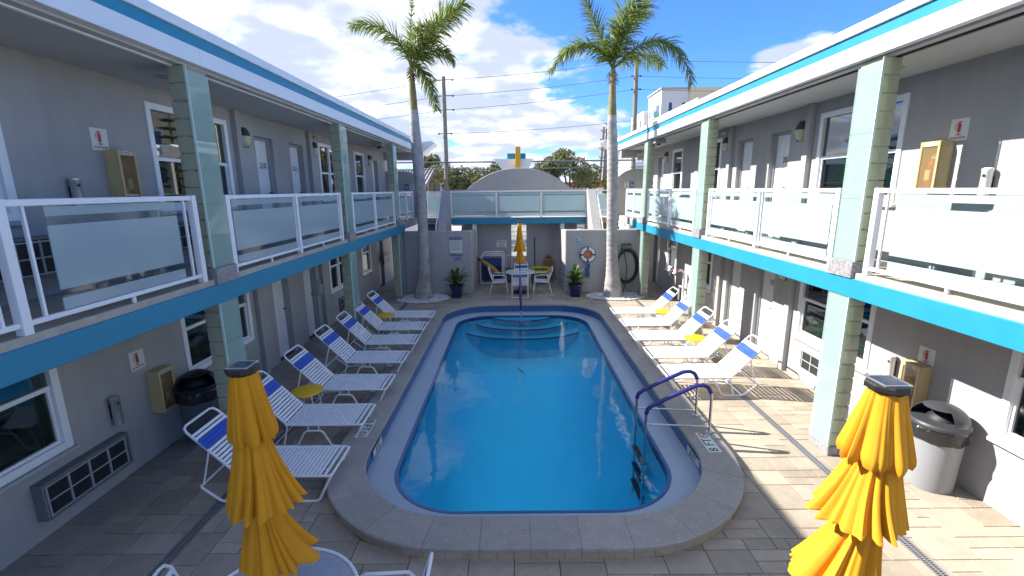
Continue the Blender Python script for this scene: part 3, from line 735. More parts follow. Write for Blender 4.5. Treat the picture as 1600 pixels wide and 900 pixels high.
for s, xa, xb, nm in ((-1, -3.42, -2.55, 'left'), (1, 2.95, 3.85, 'right')):
    t = thing('staircase', 'grey concrete stair rising to the bridge behind the %s palm' % nm, 'staircase', ((xa+xb)/2, 16, 0), 'stairs up to the bridge')
    for k in range(10):
        y = 15.4+k*.17; z = .75+k*.165
        part('step', MB().box(xa, xb, y, y+.30, z-.06, z, .006).box(xa, xb, y+.03, y+.06, z-.165, z-.06), mat('stair concrete', (.20, .17, .15), .85, var=.2, vscale=5), t)
    px = xb+.02 if s < 0 else xa-.30
    part('parapet', MB().prism([(15.34, .0), (16.98, .0), (16.98, 3.42), (16.75, 3.42), (15.34, 2.05)], 'x', px, px+.28), STUCCO, t)
    xx = px-.05 if s < 0 else px+.33
    part('handrail', MB().tube([(xx, 15.40, 2.0), (xx, 15.5, 2.25), (xx, 16.8, 3.40)], .022, 8), WHITE, t)
    part('landing', MB().box(xa-.0, xb+.0, 17.1, 18.3, 2.25, 2.40), CONC, t)
BRX0, BRX1, BY = -2.28, 2.72, 16.92
br = thing('footbridge', 'teal edged bridge with frosted glass railing joining both balconies across the courtyard end', 'bridge', (.2, 17.5, 0))
part('bridge_slab', MB().box(BRX0, BRX1, BY+.05, 18.6, 2.24, 2.44), CONC, br)
part('slab_edge', MB().box(BRX0-.01, BRX1+.01, BY, BY+.049, 2.21, 2.42, .005), TEAL, br)
xs_ = [BRX0+.04, -.60, 1.03, BRX1-.04]
R_ = part('railing', MB().box(BRX0+.04, BRX1-.04, BY+.03, BY+.08, 3.34, 3.39, .005), WHITE, br)
for x in xs_: part('post', MB().box(x-.03, x+.03, BY+.022, BY+.088, 2.44, 3.395, .004), WHITE, R_)
for a, c in zip(xs_, xs_[1:]):
    part('bottom_rail', MB().box(a+.031, c-.031, BY+.035, BY+.075, 2.47, 2.505), WHITE, R_)
    z0, z1 = 2.512, 3.335
    for za, zc, fz in ((z0, z0+.09, 1), (z0+.09, z0+.15, 0), (z0+.15, z1-.13, 1), (z1-.13, z1-.07, 0), (z1-.07, z1, 1)):
        part('frosted_glass' if fz else 'clear_glass', MB().box(a+.07, c-.07, BY+.05, BY+.06, za+.0005, zc-.0005), FROST if fz else CLEAR, R_)
for x in (-1.42, 1.80): part('support_post', MB().box(x-.075, x+.075, 17.0, 17.15, 0, 2.205, .006), TRIM, br)
# railings of the landings behind the stairs
for x0, x1, nm in ((-3.35, -2.55, 'left'), (2.95, 3.9, 'right')):
    t = thing('landing_railing', 'white frosted railing panel behind the stair near the %s palm' % nm, 'railing', ((x0+x1)/2, 18.3, 2.42), 'railing panels of the stair landings')
    part('frame', MB().box(x0, x1, 18.28, 18.32, 3.34, 3.39).box(x0, x0+.04, 18.28, 18.32, 2.42, 3.34).box(x1-.04, x1, 18.28, 18.32, 2.42, 3.34).box(x0+.04, x1-.04, 18.28, 18.32, 2.46, 2.50), WHITE, t)
    part('frosted_glass', MB().box(x0+.06, x1-.06, 18.295, 18.305, 2.64, 3.22), FROST, t); part('glass_strip', MB().box(x0+.06, x1-.06, 18.295, 18.305, 2.51, 2.60), FROST, t)
bw = thing('back_wall', 'grey wall under the bridge with a tall glass block window', 'wall', (.2, 17.55, 0))
WX0, WX1 = -.07, .50
part('wall_panel', grid_wall('y', 17.5, 17.66, -1.9, 2.4, 0, 2.238, [(WX0, WX1, .92, 2.2385)]), STUCCO, bw)
fr = part('block_window', MB().box(WX0, WX1, 17.49, 17.52, .90, .92), WHITE, bw)
h = (2.236-.922)/7; wbm = MB().box(0, (WX1-WX0)/3-.006, 0, .08, 0, h-.012, .01).mesh('glass_block', WBLOCK)
for i in range(3):
    for k in range(7): part('glass_block', wbm, None, fr, loc=Vector((WX0+.003+i*(WX1-WX0)/3, 17.52, .925+k*h))-root_loc(fr))
mo = MB()
for k in range(8): mo.box(WX0+.001, WX1-.001, 17.54, 17.57, .921+k*h-.008 if k else .921, min(2.2365, .921+k*h+.006))
part('mortar', mo, mat('white mortar', (.5, .5, .48), .8), fr)
aw = thing('arched_parapet', 'grey arched parapet rising behind the bridge railing', 'parapet', (.3, 19.2, 2))
poly = [(-2.5, 2.0), (3.0, 2.0), (3.0, 3.43)]
for k in range(25):
    x = 2.34-(2.34+1.84)*k/24; xx = (x-.25)/2.09; poly.append((x, 3.44+.80*(1-abs(xx)**2.2)))
poly += [(-2.5, 3.42)]
part('arch_panel', MB().prism(poly, 'y', 19.0, 19.22), STUCCO, aw)
part('arch_cap', MB().tube([(x, 19.11, z+.012) for x, z in poly[3:-1]], .022, 6), STUCCO, aw)
sg = thing('rooftop_emblem', 'white flared bowl emblem with yellow upright fin and teal plate above the arch', 'rooftop sign', (.2, 20, 4.2))
part('flared_bowl', MB().prism([(-.38, 4.25), (.66, 4.25), (.86, 4.68), (-.80, 4.68)], 'y', 20.0, 20.5), TRIM, sg)
part('teal_plate', MB().box(-.22, .55, 20.1, 20.25, 4.68, 4.91), TEAL, sg)
part('yellow_fin', MB().box(.12, .33, 19.8, 20.0, 4.26, 5.16, .006), SIGNY, sg)

# ------------------------------------------------------------------ loungers
def strap_mesh(w, m, key):
    if key not in slat_mesh:
        mb = MB()
        for i in range(1): mb.box(-.0165 if key == 'back' else -.0185, .0165 if key == 'back' else .0185, -w, w, -.004, .004, .003)
        slat_mesh[key] = mb.mesh('strap', m)
    return slat_mesh[key]
def make_lounger(label):
    t = thing('sun_lounger', label, 'sun lounger', (0, 0, 0), 'white strap sun loungers beside the pool')
    hw = .30; z = .33; hx = 1.05; ang = radians(46); bl = .80
    part('seat_frame', MB().tube([(hx, -hw, z), (.03, -hw, z), (0, -hw+.03, z), (0, hw-.03, z), (.03, hw, z), (hx, hw, z)], .014, 8), TUBE, t, local=True)
    B = lambda d, y, o=0: (hx+d*cos(ang)-o*sin(ang), y, z+d*sin(ang)+o*cos(ang))
    part('back_frame', MB().tube([B(0, -hw+.03), B(bl-.07, -hw+.03), B(bl-.02, -hw+.05), B(bl, -hw+.10), B(bl, hw-.10), B(bl-.02, hw-.05), B(bl-.07, hw-.03), B(0, hw-.03)], .014, 8), TUBE, t, local=True)
    for y in (-hw, hw):
        P = [(0, z), (.06, .22), (.15, .035), (.19, .015), (.40, .015), (.45, .04), (.54, .22), (.58, .245), (.76, .245), (.80, .22), (.90, .04), (.95, .015), (1.22, .015), (1.28, .04), (1.46, .19), (1.47, .225), (1.44, .24)]
        part('leg', MB().tube([(x, y, q) for x, q in P], .0145, 8).tube([(.60, y, .25), (.60, y, z)], .009, 6).tube([(.74, y, .25), (.74, y, z)], .009, 6).tube([(1.10, y, .02), (1.02, y, z)], .011, 6), TUBE, t, local=True)
        a = B(.42, y*.92)
        part('back_support', MB().tube([(1.45, y*.95, .225), a], .011, 6), TUBE, t, local=True)
    part('rear_bar', MB().tube([(1.45, -hw, .232), (1.45, hw, .232)], .012, 8), TUBE, t, local=True)
    part('floor_bar', MB().tube([(1.24, -hw, .02), (1.24, hw, .02)], .011, 8), TUBE, t, local=True)
    n = 21
    sm = strap_mesh(hw+.012, STRAP, 'seat')
    for k in range(n):
        o = part('strap', sm, None, t, loc=(.085+k*(hx-.11)/(n-1), 0, z+.012))
        if k in (0,): o.location.x = .07
    bmw = strap_mesh(hw-.018, STRAP, 'back'); bmb = strap_mesh(hw-.016, BSTRAP, 'backb')
    nb = 14
    for k in range(nb):
        d = .04+k*.0475; blue = k in (9, 10, 11)
        if blue: d += 0
        o = part('strap', bmb if blue else bmw, None, t, loc=B(d, 0, .012), label='royal blue strap' if blue else None); o.rotation_euler = (0, -ang, 0)
        if blue: o.scale = (1.22, 1, 1.05)
    return t
LL = [(4.90, 'sun lounger nearest the camera on the left, half hidden by the closed yellow umbrella'),
      (6.05, 'second sun lounger from the camera on the left, in front of the glass block column'),
      (7.18, 'left side sun lounger just beyond the nearer small yellow table'),
      (8.36, 'fourth of the seven sun loungers along the shaded left side'),
      (9.42, 'left side sun lounger level with the second glass block column'),
      (10.42, 'left side sun lounger with its head at the farther small yellow table, column before it'),
      (11.45, 'farthest sun lounger on the left, nearest the pebbles and palm')]
RL = [(7.50, 'nearest sunlit sun lounger on the right, just beyond the pool ladder'),
      (8.46, 'second sunlit sun lounger on the right, before the nearer yellow table'),
      (9.50, 'third sunlit sun lounger on the right, just beyond the nearer yellow table'),
      (10.52, 'fourth sun lounger on the right, its head by the glass block column'),
      (11.60, 'farthest sun lounger on the right, nearest the pebbles and hose')]
lg = make_lounger(LL[0][1]); first = True
for i, (y, lb) in enumerate(LL):
    o = lg if i == 0 else dup(lg, label=lb)
    o.location = (-2.06-rnd.uniform(0, .02), y, 0); o.rotation_euler = (0, 0, pi+rnd.uniform(-.03, .03))
for i, (y, lb) in enumerate(RL):
    o = dup(lg, loc=(2.55+rnd.uniform(-.01, .02), y, 0), rz=rnd.uniform(-.03, .03), label=lb)

def make_side_table(label):
    t = thing('side_table', label, 'side table', (0, 0, 0), 'small round yellow side tables')
    part('table_top', MB().lathe([(.0, .418), (.215, .418), (.228, .425), (.232, .438), (.228, .450), (.215, .455), (.0, .455)], 0, 0, 28, cap=False), YELT, t, local=True)
    for k in range(4):
        a = pi/4+k*pi/2
        part('leg', MB().tube([(.14*cos(a), .14*sin(a), .42), (.19*cos(a), .19*sin(a), .20), (.205*cos(a), .205*sin(a), .0)], .010, 6), TUBE, t, local=True)
    part('leg_ring', MB().tube([(.185*cos(2*pi*k/16), .185*sin(2*pi*k/16), .23) for k in range(17)], .006, 5), TUBE, t, local=True)
    return t
st = make_side_table('round yellow side table between the second and third left sun loungers'); st.location = (-3.2, 6.62, 0)
dup(st, (-3.18, 10.98, 0), .3, 'round yellow side table between the two farthest left sun loungers')
dup(st, (3.70, 8.98, 0), .5, 'round yellow side table between the second and third right sun loungers')
dup(st, (3.73, 11.08, 0), .1, 'round yellow side table between the two farthest right sun loungers')

# ------------------------------------------------------------------ dining chairs and tables
def make_chair(label):
    t = thing('patio_chair', label, 'chair', (0, 0, 0), 'white strap patio chairs round the tables')
    for y in (-.26, .26):
        part('side_frame', MB().tube([(-.34, y, .012), (-.24, y, .40), (-.215, y, .62), (-.18, y, .655), (.14, y, .645), (.20, y, .61), (.22, y, .42), (.27, y, .012)], .013, 8), TUBE, t, local=True)
    part('floor_bar', MB().tube([(-.34, -.26, .014), (-.34, .26, .014)], .011, 6), TUBE, t, local=True)
    part('seat_frame', MB().tube([(.22, -.25, .425), (-.22, -.25, .40), (-.22, .25, .40), (.22, .25, .425), (.22, -.25, .425)], .012, 8), TUBE, t, local=True)
    a = radians(72); B = lambda d, y: (-.22-d*cos(a), y, .40+d*sin(a))
    part('back_frame', MB().tube([B(0, -.24), B(.44, -.24), B(.49, -.20), B(.50, -.15), B(.50, .15), B(.49, .20), B(.44, .24), B(0, .24)], .013, 8), TUBE, t, local=True)
    m1 = strap_mesh(.25, STRAP, 'chair'); m2 = strap_mesh(.25, BSTRAP, 'chairb')
    for k in range(8): part('strap', m1, None, t, loc=(-.17+k*.05, 0, .415+k*.0028))
    for k in range(8):
        bl = k in (5, 6); o = part('strap', m2 if bl else m1, None, t, loc=B(.06+k*.05, 0), label='royal blue strap' if bl else None); o.rotation_euler = (0, -(pi-a), 0)
    return t
ch = make_chair('white strap chair left of the round table under the bridge'); ch.location = (-.47, 15.35, 0)
dup(ch, (.93, 15.30, 0), pi, 'white strap chair right of the round table under the bridge')
dup(ch, (.20, 14.86, 0), pi/2, 'white strap chair in front of the round table, its back to the pool')
dup(ch, (.30, 16.05, 0), -pi/2+.1, 'white strap chair behind the round table, before the block window')
dup(ch, (-2.10, 2.62, 0), .12, 'white strap chair back cut by the bottom left of the photo beside the near table')
dup(ch, (-.98, 2.66, 0), pi+.02, 'white strap chair seen edge on at the bottom by the coping and near table')
def round_table(label, x, y, r, z, topm):
    t = thing('round_table', label, 'table', (x, y, 0))
    part('table_top', MB().lathe([(.03, z-.012), (r-.02, z-.012), (r-.02, z), (.03, z)], x, y, 40, smooth=False, cap=False), topm, t)
    part('rim', MB().tube([(x+r*cos(2*pi*k/48), y+r*sin(2*pi*k/48), z-.002) for k in range(49)], .013, 8), TUBE, t)
    for k in range(4):
        a = pi/4+k*pi/2
        part('leg', MB().tube([(x+r*.85*cos(a), y+r*.85*sin(a), z-.02), (x+r*.62*cos(a), y+r*.62*sin(a), z*.5), (x+r*.75*cos(a), y+r*.75*sin(a), .012)], .012, 6), TUBE, t)
    return t
GTOP = mat('frosted acrylic top', (.30, .34, .40), .28, var=.08, vscale=8, bump=.15, bscale=200)
round_table('round grey acrylic table with white rim below the near left umbrella', -1.62, 2.55, .54, .72, GTOP)
round_table('round white table under the bridge with the small far umbrella', .22, 15.36, .49, .71, mat('mesh white top', (.5, .52, .55), .5, var=.2, vscale=30))

# ------------------------------------------------------------------ closed umbrellas
def umbrella(label, x, y, tiers, cap_r=.095, seed=1, top=2.36, nf=8, base=True, hemmul=1.0):
    t = thing('umbrella', label, 'umbrella', (x, y, 0), 'closed yellow umbrellas')
    rr = random.Random(seed)
    part('pole', MB().tube([(x, y, .02), (x, y, top)], .019, 10), BLACK, t)
    part('base', MB().lathe([(.24, .002), (.24, .03), (.20, .06), (.05, .09), (.035, .30), (.022, .31)], x, y, 28), BLACK, t)
    for ti, (z0, r0, z1, r1, lx, ly, nf_, fl_) in enumerate(tiers):
        hem = ti == 0
        n = 200; rows = 14; vs = []; fs = []
        ms = [(nf_//2, .46), (nf_//2+2, .30), (nf_, .11), (nf_*2-3, .05)]; ph = [rr.uniform(0, 2*pi) for _ in range(8)]
        def pleat(a):
            w_ = a + .16*sin(2*a+ph[4]) + .09*sin(5*a+ph[5])
            return sum(am*abs(sin(m_*w_/1.0/1.0+ph[q])) for q, (m_, am) in enumerate(ms))      # ridged, with sharp valleys
        side_a = math.atan2(-.6, 1 if lx >= 0 else -1)
        for i in range(rows+1):
            v = i/rows; R = r0+(r1-r0)*(v**1.05); zb = z0+(z1-z0)*v
            for j in range(n):
                a = 2*pi*j/n; g_ = pleat(a); dep = .16+.34*v
                r_ = R*(1-dep*(.72-g_))*(1+fl_*v*v*max(0, cos(a-side_a)))
                if hem and v > .86: r_ *= 1-.13*((v-.86)/.14)**2
                z_ = zb - (.045 if hem else .014)*v**3*(g_-.6) + fl_*.22*v*v*max(0, cos(a-side_a))*abs(z1-z0)
                tw = .06*sin(2.2*v+ph[6])
                vs.append((x+lx*v+r_*cos(a+tw), y+ly*v+r_*sin(a+tw), z_))
        for i in range(rows):
            for j in range(n): fs.append((i*n+j, (i+1)*n+j, (i+1)*n+(j+1) % n, i*n+(j+1) % n))
        # inner lining so the hem shows thickness
        b = len(vs); vs += [(x+lx*.8, y+ly*.8, z1+.10)]
        ib = len(vs)
        for j in range(n):
            p = vs[rows*n+j]; vs.append((p[0]*.97+(x+lx)*.03, p[1]*.97+(y+ly)*.03, p[2]+.012))
        for j in range(n): fs.append((rows*n+j, ib+j, ib+(j+1) % n, rows*n+(j+1) % n)); fs.append((ib+j, b, ib+(j+1) % n))
        o = part('canopy_tier', MB().add(vs, fs, True), YEL, t)
    part('tie_strap', MB().tube([(x+.085*cos(2*pi*k/16)+tiers[-1][4]*.2, y+.085*sin(2*pi*k/16), tiers[-1][0]-.03+.02*sin(4*pi*k/16)) for k in range(17)], .008, 5), YEL, t)
    s = part('solar_cap', MB().lathe([(.05, top-.01), (cap_r*.72, top+.0), (cap_r*.76, top+.025), (cap_r, top+.032), (cap_r, top+.058), (cap_r*.95, top+.068)], x, y, 8, smooth=False, a0=pi/8), BLACK, t)
    q = cap_r*.60
    part('solar_cell', MB().box(x-q, x+q, y-q, y+q, top+.0685, top+.073), SOLAR, s)
    part('cell_border', MB().box(x-q-.008, x+q+.008, y-q-.008, y-q-.0005, top+.0682, top+.0745).box(x-q-.008, x+q+.008, y+q+.0005, y+q+.008, top+.0682, top+.0745).box(x-q-.008, x-q-.0005, y-q, y+q, top+.0682, top+.0745).box(x+q+.0005, x+q+.008, y-q, y+q, top+.0682, top+.0745), ALU, s)
    return t
umbrella('tall closed yellow umbrella with black solar cap at the left, over the grey table', -1.63, 2.60,
         [(2.38, .078, 1.95, .138, .01, 0, 10, .05), (1.97, .095, 1.50, .200, .01, 0, 12, .40), (1.56, .075, 1.10, .195, .05, -.02, 11, .60)], seed=4)
umbrella('tall closed yellow umbrella with black solar cap at the bottom right in the sun', 1.97, 2.28,
         [(2.38, .084, 1.98, .178, -.01, 0, 10, .08), (2.00, .11, 1.64, .215, -.04, 0, 12, .38), (1.70, .075, 1.24, .20, -.11, 0, 11, .45)], seed=9, cap_r=.105)
umbrella('small far closed yellow umbrella standing in the round table under the bridge', .21, 15.32,
         [(2.34, .055, 1.80, .11, 0, 0, 10, 0), (1.84, .08, 1.42, .20, 0, 0, 11, .1), (1.44, .08, 1.04, .17, .02, 0, 10, .2)], seed=2, cap_r=.045, top=2.34)

# ------------------------------------------------------------------ wall mounted things
def on_wall(s, xw, d): return xw - s*d
def cabinet(s, xw, y, z, label):
    t = thing('extinguisher_cabinet', label, 'extinguisher cabinet', (on_wall(s, xw, .09), y, z), 'cream extinguisher cabinets on the walls')
    X0, X1, XM = on_wall(s, xw, .002), on_wall(s, xw, .17), on_wall(s, xw, .15)
    hw, hh = .135, .29
    bm_ = MB().box(X0, on_wall(s, xw, .02), y-hw, y+hw, z-hh, z+hh, .004)
    bm_.box(on_wall(s, xw, .0205), XM, y-hw, y-hw+.012, z-hh, z+hh).box(on_wall(s, xw, .0205), XM, y+hw-.012, y+hw, z-hh, z+hh).box(on_wall(s, xw, .0205), XM, y-hw+.0125, y+hw-.0125, z+hh-.012, z+hh).box(on_wall(s, xw, .0205), XM, y-hw+.0125, y+hw-.0125, z-hh, z-hh+.012)
    part('box', bm_, CREAM, t)
    part('door_rim', MB().box(on_wall(s, xw, .1505), X1, y-hw, y-hw+.03, z-hh, z+hh, .004).box(on_wall(s, xw, .1505), X1, y+hw-.03, y+hw, z-hh, z+hh, .004).box(on_wall(s, xw, .1505), X1, y-hw+.0305, y+hw-.0305, z+hh-.06, z+hh, .004).box(on_wall(s, xw, .1505), X1, y-hw+.0305, y+hw-.0305, z-hh, z-hh+.03, .004), CREAM, t)
    part('clear_front', MB().box(on_wall(s, xw, .155), on_wall(s, xw, .159), y-hw+.031, y+hw-.031, z-hh+.031, z+hh-.061), glass('cabinet acrylic', (.85, .80, .68), frost=.25, frost_col=(.7, .55, .33)), t)
    xc = on_wall(s, xw, .09)
    e = part('extinguisher', MB().lathe([(.05, z-.25), (.056, z-.24), (.056, z+.02), (.045, z+.06), (.018, z+.085)], xc, y, 16), RED, t)
    part('valve_head', MB().box(xc-.02, xc+.02, y-.05, y+.03, z+.086, z+.12, .005).box(xc-.012, xc+.012, y-.075, y+.02, z+.13, z+.142), mat('pale valve', (.6, .6, .6), .4), e)
    part('instruction_label', MB().box(xc-s*.0575, xc-s*.0595, y-.035, y+.035, z-.16, z-.04), SIGNW, e)
    X2 = on_wall(s, xw, .1715)
    l = part('top_label', MB().box(on_wall(s, xw, .1705), X2, y-.055, y+.055, z+hh-.052, z+hh-.012), SIGNW, t)
    part('label_print', MB().box(X2-s*.0005, X2-s*.001, y-.045, y+.045, z+hh-.030, z+hh-.022).box(X2-s*.0005, X2-s*.001, y-.04, y+.04, z+hh-.044, z+hh-.038), SIGNB, l)
def ext_sign(s, xw, y, z, label):
    t = thing('extinguisher_sign', label, 'sign', (xw, y, z), 'fire extinguisher signs on the walls')
    X0, X1 = on_wall(s, xw, .001), on_wall(s, xw, .006); R3 = (0, -s, 0); R3 = (0, 1, 0) if s < 0 else (0, -1, 0)
    part('plate', MB().box(X0, X1, y-.115, y+.115, z-.125, z+.125, .002), SIGNW, t)
    Xp = on_wall(s, xw, .0075); k = R3[1]
    part('pictogram', MB().box(Xp, X1, y-.022, y+.022, z-.03, z+.062, .0).box(Xp, X1, y-.010, y+.010, z+.0625, z+.082).box(Xp, X1, y-.030, y+.024, z+.0825, z+.092).tube([(Xp, y-k*.012, z+.075), (Xp, y-k*.045, z+.06), (Xp, y-k*.045, z+.0)], .004, 4), SIGNR, t)
    part('lettering', text_mb('FIRE', .035, R3, (0, 0, 1), (Xp, y, z-.055)).cat(text_mb('EXTINGUISHER', .028, R3, (0, 0, 1), (Xp, y, z-.09))), SIGNR, t)
def ash(s, xw, y, z, label, m=None):
    m = m or ALU
    xc = on_wall(s, xw, .07); t = thing('ash_receptacle', label, 'ash bin', (xc, y, z), 'cylindrical ash bins on the walls')
    part('canister', MB().lathe([(.045, z-.17), (.05, z-.165), (.05, z+.15), (.054, z+.155), (.054, z+.185), (.03, z+.195)], xc, y, 20), m, t)
    part('bracket', MB().box(on_wall(s, xw, .001), on_wall(s, xw, .03), y-.02, y+.02, z-.1, z+.1), BLACK, t)
    part('opening', MB().lathe([(.0, 0), (.016, 0), (.016, .004), (0, .004)], 0, 0, 12, cap=False).xf(Matrix.Translation((xc-s*.047, y-.016, z+.11)) @ Matrix.Rotation(-s*pi/2, 4, 'Y')), BLACK, t)
for s, xw, nm in ((-1, -4.82, 'left'), (1, 5.18, 'right')):
    for fl, z in (('upper', 2.42), ('lower', 0)):
        if fl == 'upper': yc, zc, ys, zs, ya, za = 5.78, 3.655, 5.62, 4.06, 5.13, 3.42
        elif s < 0: yc, zc, ys, zs, ya, za = 5.78, .87, 5.56, 1.36, 5.07, .90
        else: yc, zc, ys, zs, ya, za = 5.52, .94, 5.50, 1.32, 5.93, 1.0
        cabinet(s, xw, yc, zc, 'cream fire extinguisher cabinet on the %s %s wall below a small sign' % (nm, fl))
        ext_sign(s, xw, ys, zs, 'small white fire extinguisher sign with red print on the %s %s wall' % (nm, fl))
        ash(s, xw, ya, za, 'cylindrical metal ash bin on the %s %s wall near the extinguisher cabinet' % (nm, fl), ALU if s < 0 else mat('white ash bin', (.62, .62, .62), .35))
def sconce(s, xw, y, z, label):
    t = thing('wall_lamp', label, 'wall lamp', (xw, y, z), 'half shell wall lamps')
    up = MB(); lo = MB(); N = 12
    def half(mb, z0, z1, r0f):
        rows = 6; vs = []; 
        for i in range(rows+1):
            zz_ = z0+(z1-z0)*i/rows; v = (zz_-z)/.17; r = .115*math.sqrt(max(0, 1-v*v*.98))
            for j in range(N+1):
                a = -pi/2+pi*j/N; vs.append((on_wall(s, xw, .002+r*.95*cos(a)), y+r*sin(a), zz_))
        fs = [(i*(N+1)+j, i*(N+1)+j+1, (i+1)*(N+1)+j+1, (i+1)*(N+1)+j) for i in range(rows) for j in range(N)]
        mb.add(vs, fs, True)
    half(lo, z-.168, z+.02, 0); half(up, z+.0205, z+.168, 0)
    part('shell', up, LAMPB, t); part('lens', lo, LAMPW, t)
    part('back_plate', MB().box(on_wall(s, xw, .0005), on_wall(s, xw, .0018), y-.125, y+.125, z-.175, z+.175, .0), LAMPB, t)
for s, xw, nm in ((-1, -4.82, 'left'), (1, 5.18, 'right')):
    sconce(s, xw-s*.0, 8.66, 4.40, 'dark half shell lamp by the first door of the %s upper walkway' % nm)
    sconce(s, xw-s*.0, 11.62, 4.44, 'dark half shell lamp by the middle window of the %s upper walkway' % nm)
    sconce(s, xw-s*.0, 16.05, 4.44, 'dark half shell lamp by the last door of the %s upper walkway' % nm)
    sconce(s, xw-s*.0, 8.70, 1.86, 'dark half shell lamp by the first ground floor door on the %s' % nm)
    t = thing('emergency_light', 'white twin head emergency light high on the %s upper wall' % nm, 'emergency light', (xw, 11.62, 4.70), 'twin emergency lights')
    part('housing', MB().box(on_wall(s, xw, .001), on_wall(s, xw, .05), 11.52, 11.72, 4.67, 4.74, .008), LAMPW, t)
    for dy in (-.07, .07): part('lamp_head', MB().lathe([(.0, -.03), (.035, -.02), (.045, .03), (.0, .035)], 0, 0, 14, cap=False).xf(Matrix.Translation((on_wall(s, xw, .09), 11.62+dy, 4.70)) @ Matrix.Rotation(-s*pi/2, 4, 'Y')), LAMPW, t)
    t = thing('ceiling_vent_box', 'small grey box under the %s roof by the third column' % nm, 'vent box', (xw-s*.9, 14.1, 4.78), 'grey boxes under the roofs')
    part('body', MB().box(xw-s*.75, xw-s*1.05, 13.9, 14.3, 4.70, ZSOF-.003, .008), mat('vent grey', (.25, .25, .25), .5), t)
    part('mount', MB().box(xw-s*.85, xw-s*.95, 14.05, 14.15, 4.66, 4.699), BLACK, t)
al = thing('fire_alarm', 'small red fire alarm beside the middle lamp of the right upper wall', 'alarm', (5.17, 11.42, 4.32))
part('body', MB().box(5.179, 5.13, 11.37, 11.47, 4.25, 4.39, .006), RED, al); part('strobe', MB().box(5.129, 5.115, 11.395, 11.445, 4.33, 4.375, .004), LAMPW, al)
ex = thing('exit_sign', 'red and white exit sign hanging under the right roof end', 'exit sign', (4.75, 17.6, 4.52))
part('plate', MB().box(4.58, 4.95, 17.58, 17.62, 4.42, 4.66, .004), SIGNW, ex); part('lettering', text_mb('EXIT', .16, (1,0,0), (0,0,1), (4.765, 17.575, 4.54)), RED, ex); part('stem', MB().box(4.75, 4.78, 17.59, 17.61, 4.661, ZSOF-.003), WHITE, ex)
# through-wall air conditioners
def aircon(s, xw, ya, yb, z0, z1, label, nc=4, proud=.10):
    t = thing('air_conditioner', label, 'air conditioner', (xw, (ya+yb)/2, z0), 'through-wall air conditioner grilles')
    X0, X1 = on_wall(s, xw, .001), on_wall(s, xw, proud); fr = MB(); b_ = .025
    GR = STUCCO if s < 0 else TRIM
    fr.box(X0, X1, ya-.05, ya-b_+.0, z0-.03, z1+.05, .004).box(X0, X1, yb+b_, yb+.05, z0-.03, z1+.05, .004).box(X0, X1, ya-b_+.0005, yb+b_-.0005, z1+.02, z1+.05, .004).box(X0, X1, ya-b_+.0005, yb+b_-.0005, z0-.03, z0-.012, .004)
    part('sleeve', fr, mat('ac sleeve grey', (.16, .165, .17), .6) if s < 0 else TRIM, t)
    Xi = on_wall(s, xw, proud-.03); part('backing', MB().box(X0, Xi, ya-b_+.001, yb+b_-.001, z0-.011, z1+.019), BLACK, t)
    g2 = MB(); Xg = on_wall(s, xw, proud-.012)
    for k in range(nc+1):
        y = ya+(yb-ya)*k/nc; g2.box(Xi-s*.0005, Xg, y-.010, y+.010, z0-.010, z1+.018)
    for k in range(nc):
        y, yy = ya+(yb-ya)*k/nc+.0105, ya+(yb-ya)*(k+1)/nc-.0105
        for z in (z0, (z0+z1)/2, z1): g2.box(Xi-s*.0005, Xg-s*-.0005, y, yy, z-.008, z+.008)
    part('grille', g2, mat('grille frame', (.33, .34, .36), .5), t)
    for k in range(nc):
        y, yy = ya+(yb-ya)*k/nc+.0105, ya+(yb-ya)*(k+1)/nc-.0105
        lv = MB(); z = z0+.014
        while z < z1-.01:
            lv.box(Xi-s*.001, Xg+s*.006, y+.001, yy-.001, z, z+.004); z += .017
        part('louvre', lv, mat('dark louvre', (.05, .052, .055), .5), t, kind='stuff')
for zb, fl in ((0, 'lower'), (2.42, 'upper')):
    for s, xw, nm in ((-1, -4.82, 'left'), (1, 5.18, 'right')):
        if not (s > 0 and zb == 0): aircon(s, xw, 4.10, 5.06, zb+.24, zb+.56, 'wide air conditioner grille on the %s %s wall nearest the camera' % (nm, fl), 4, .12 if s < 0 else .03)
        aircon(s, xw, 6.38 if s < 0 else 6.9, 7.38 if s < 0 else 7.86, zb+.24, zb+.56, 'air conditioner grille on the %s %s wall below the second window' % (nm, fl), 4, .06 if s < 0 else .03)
        aircon(s, xw, 12.38, 13.0, zb+.20, zb+.50, 'air conditioner grille on the %s %s wall below the middle window' % (nm, fl), 3, .06 if s < 0 else .03)

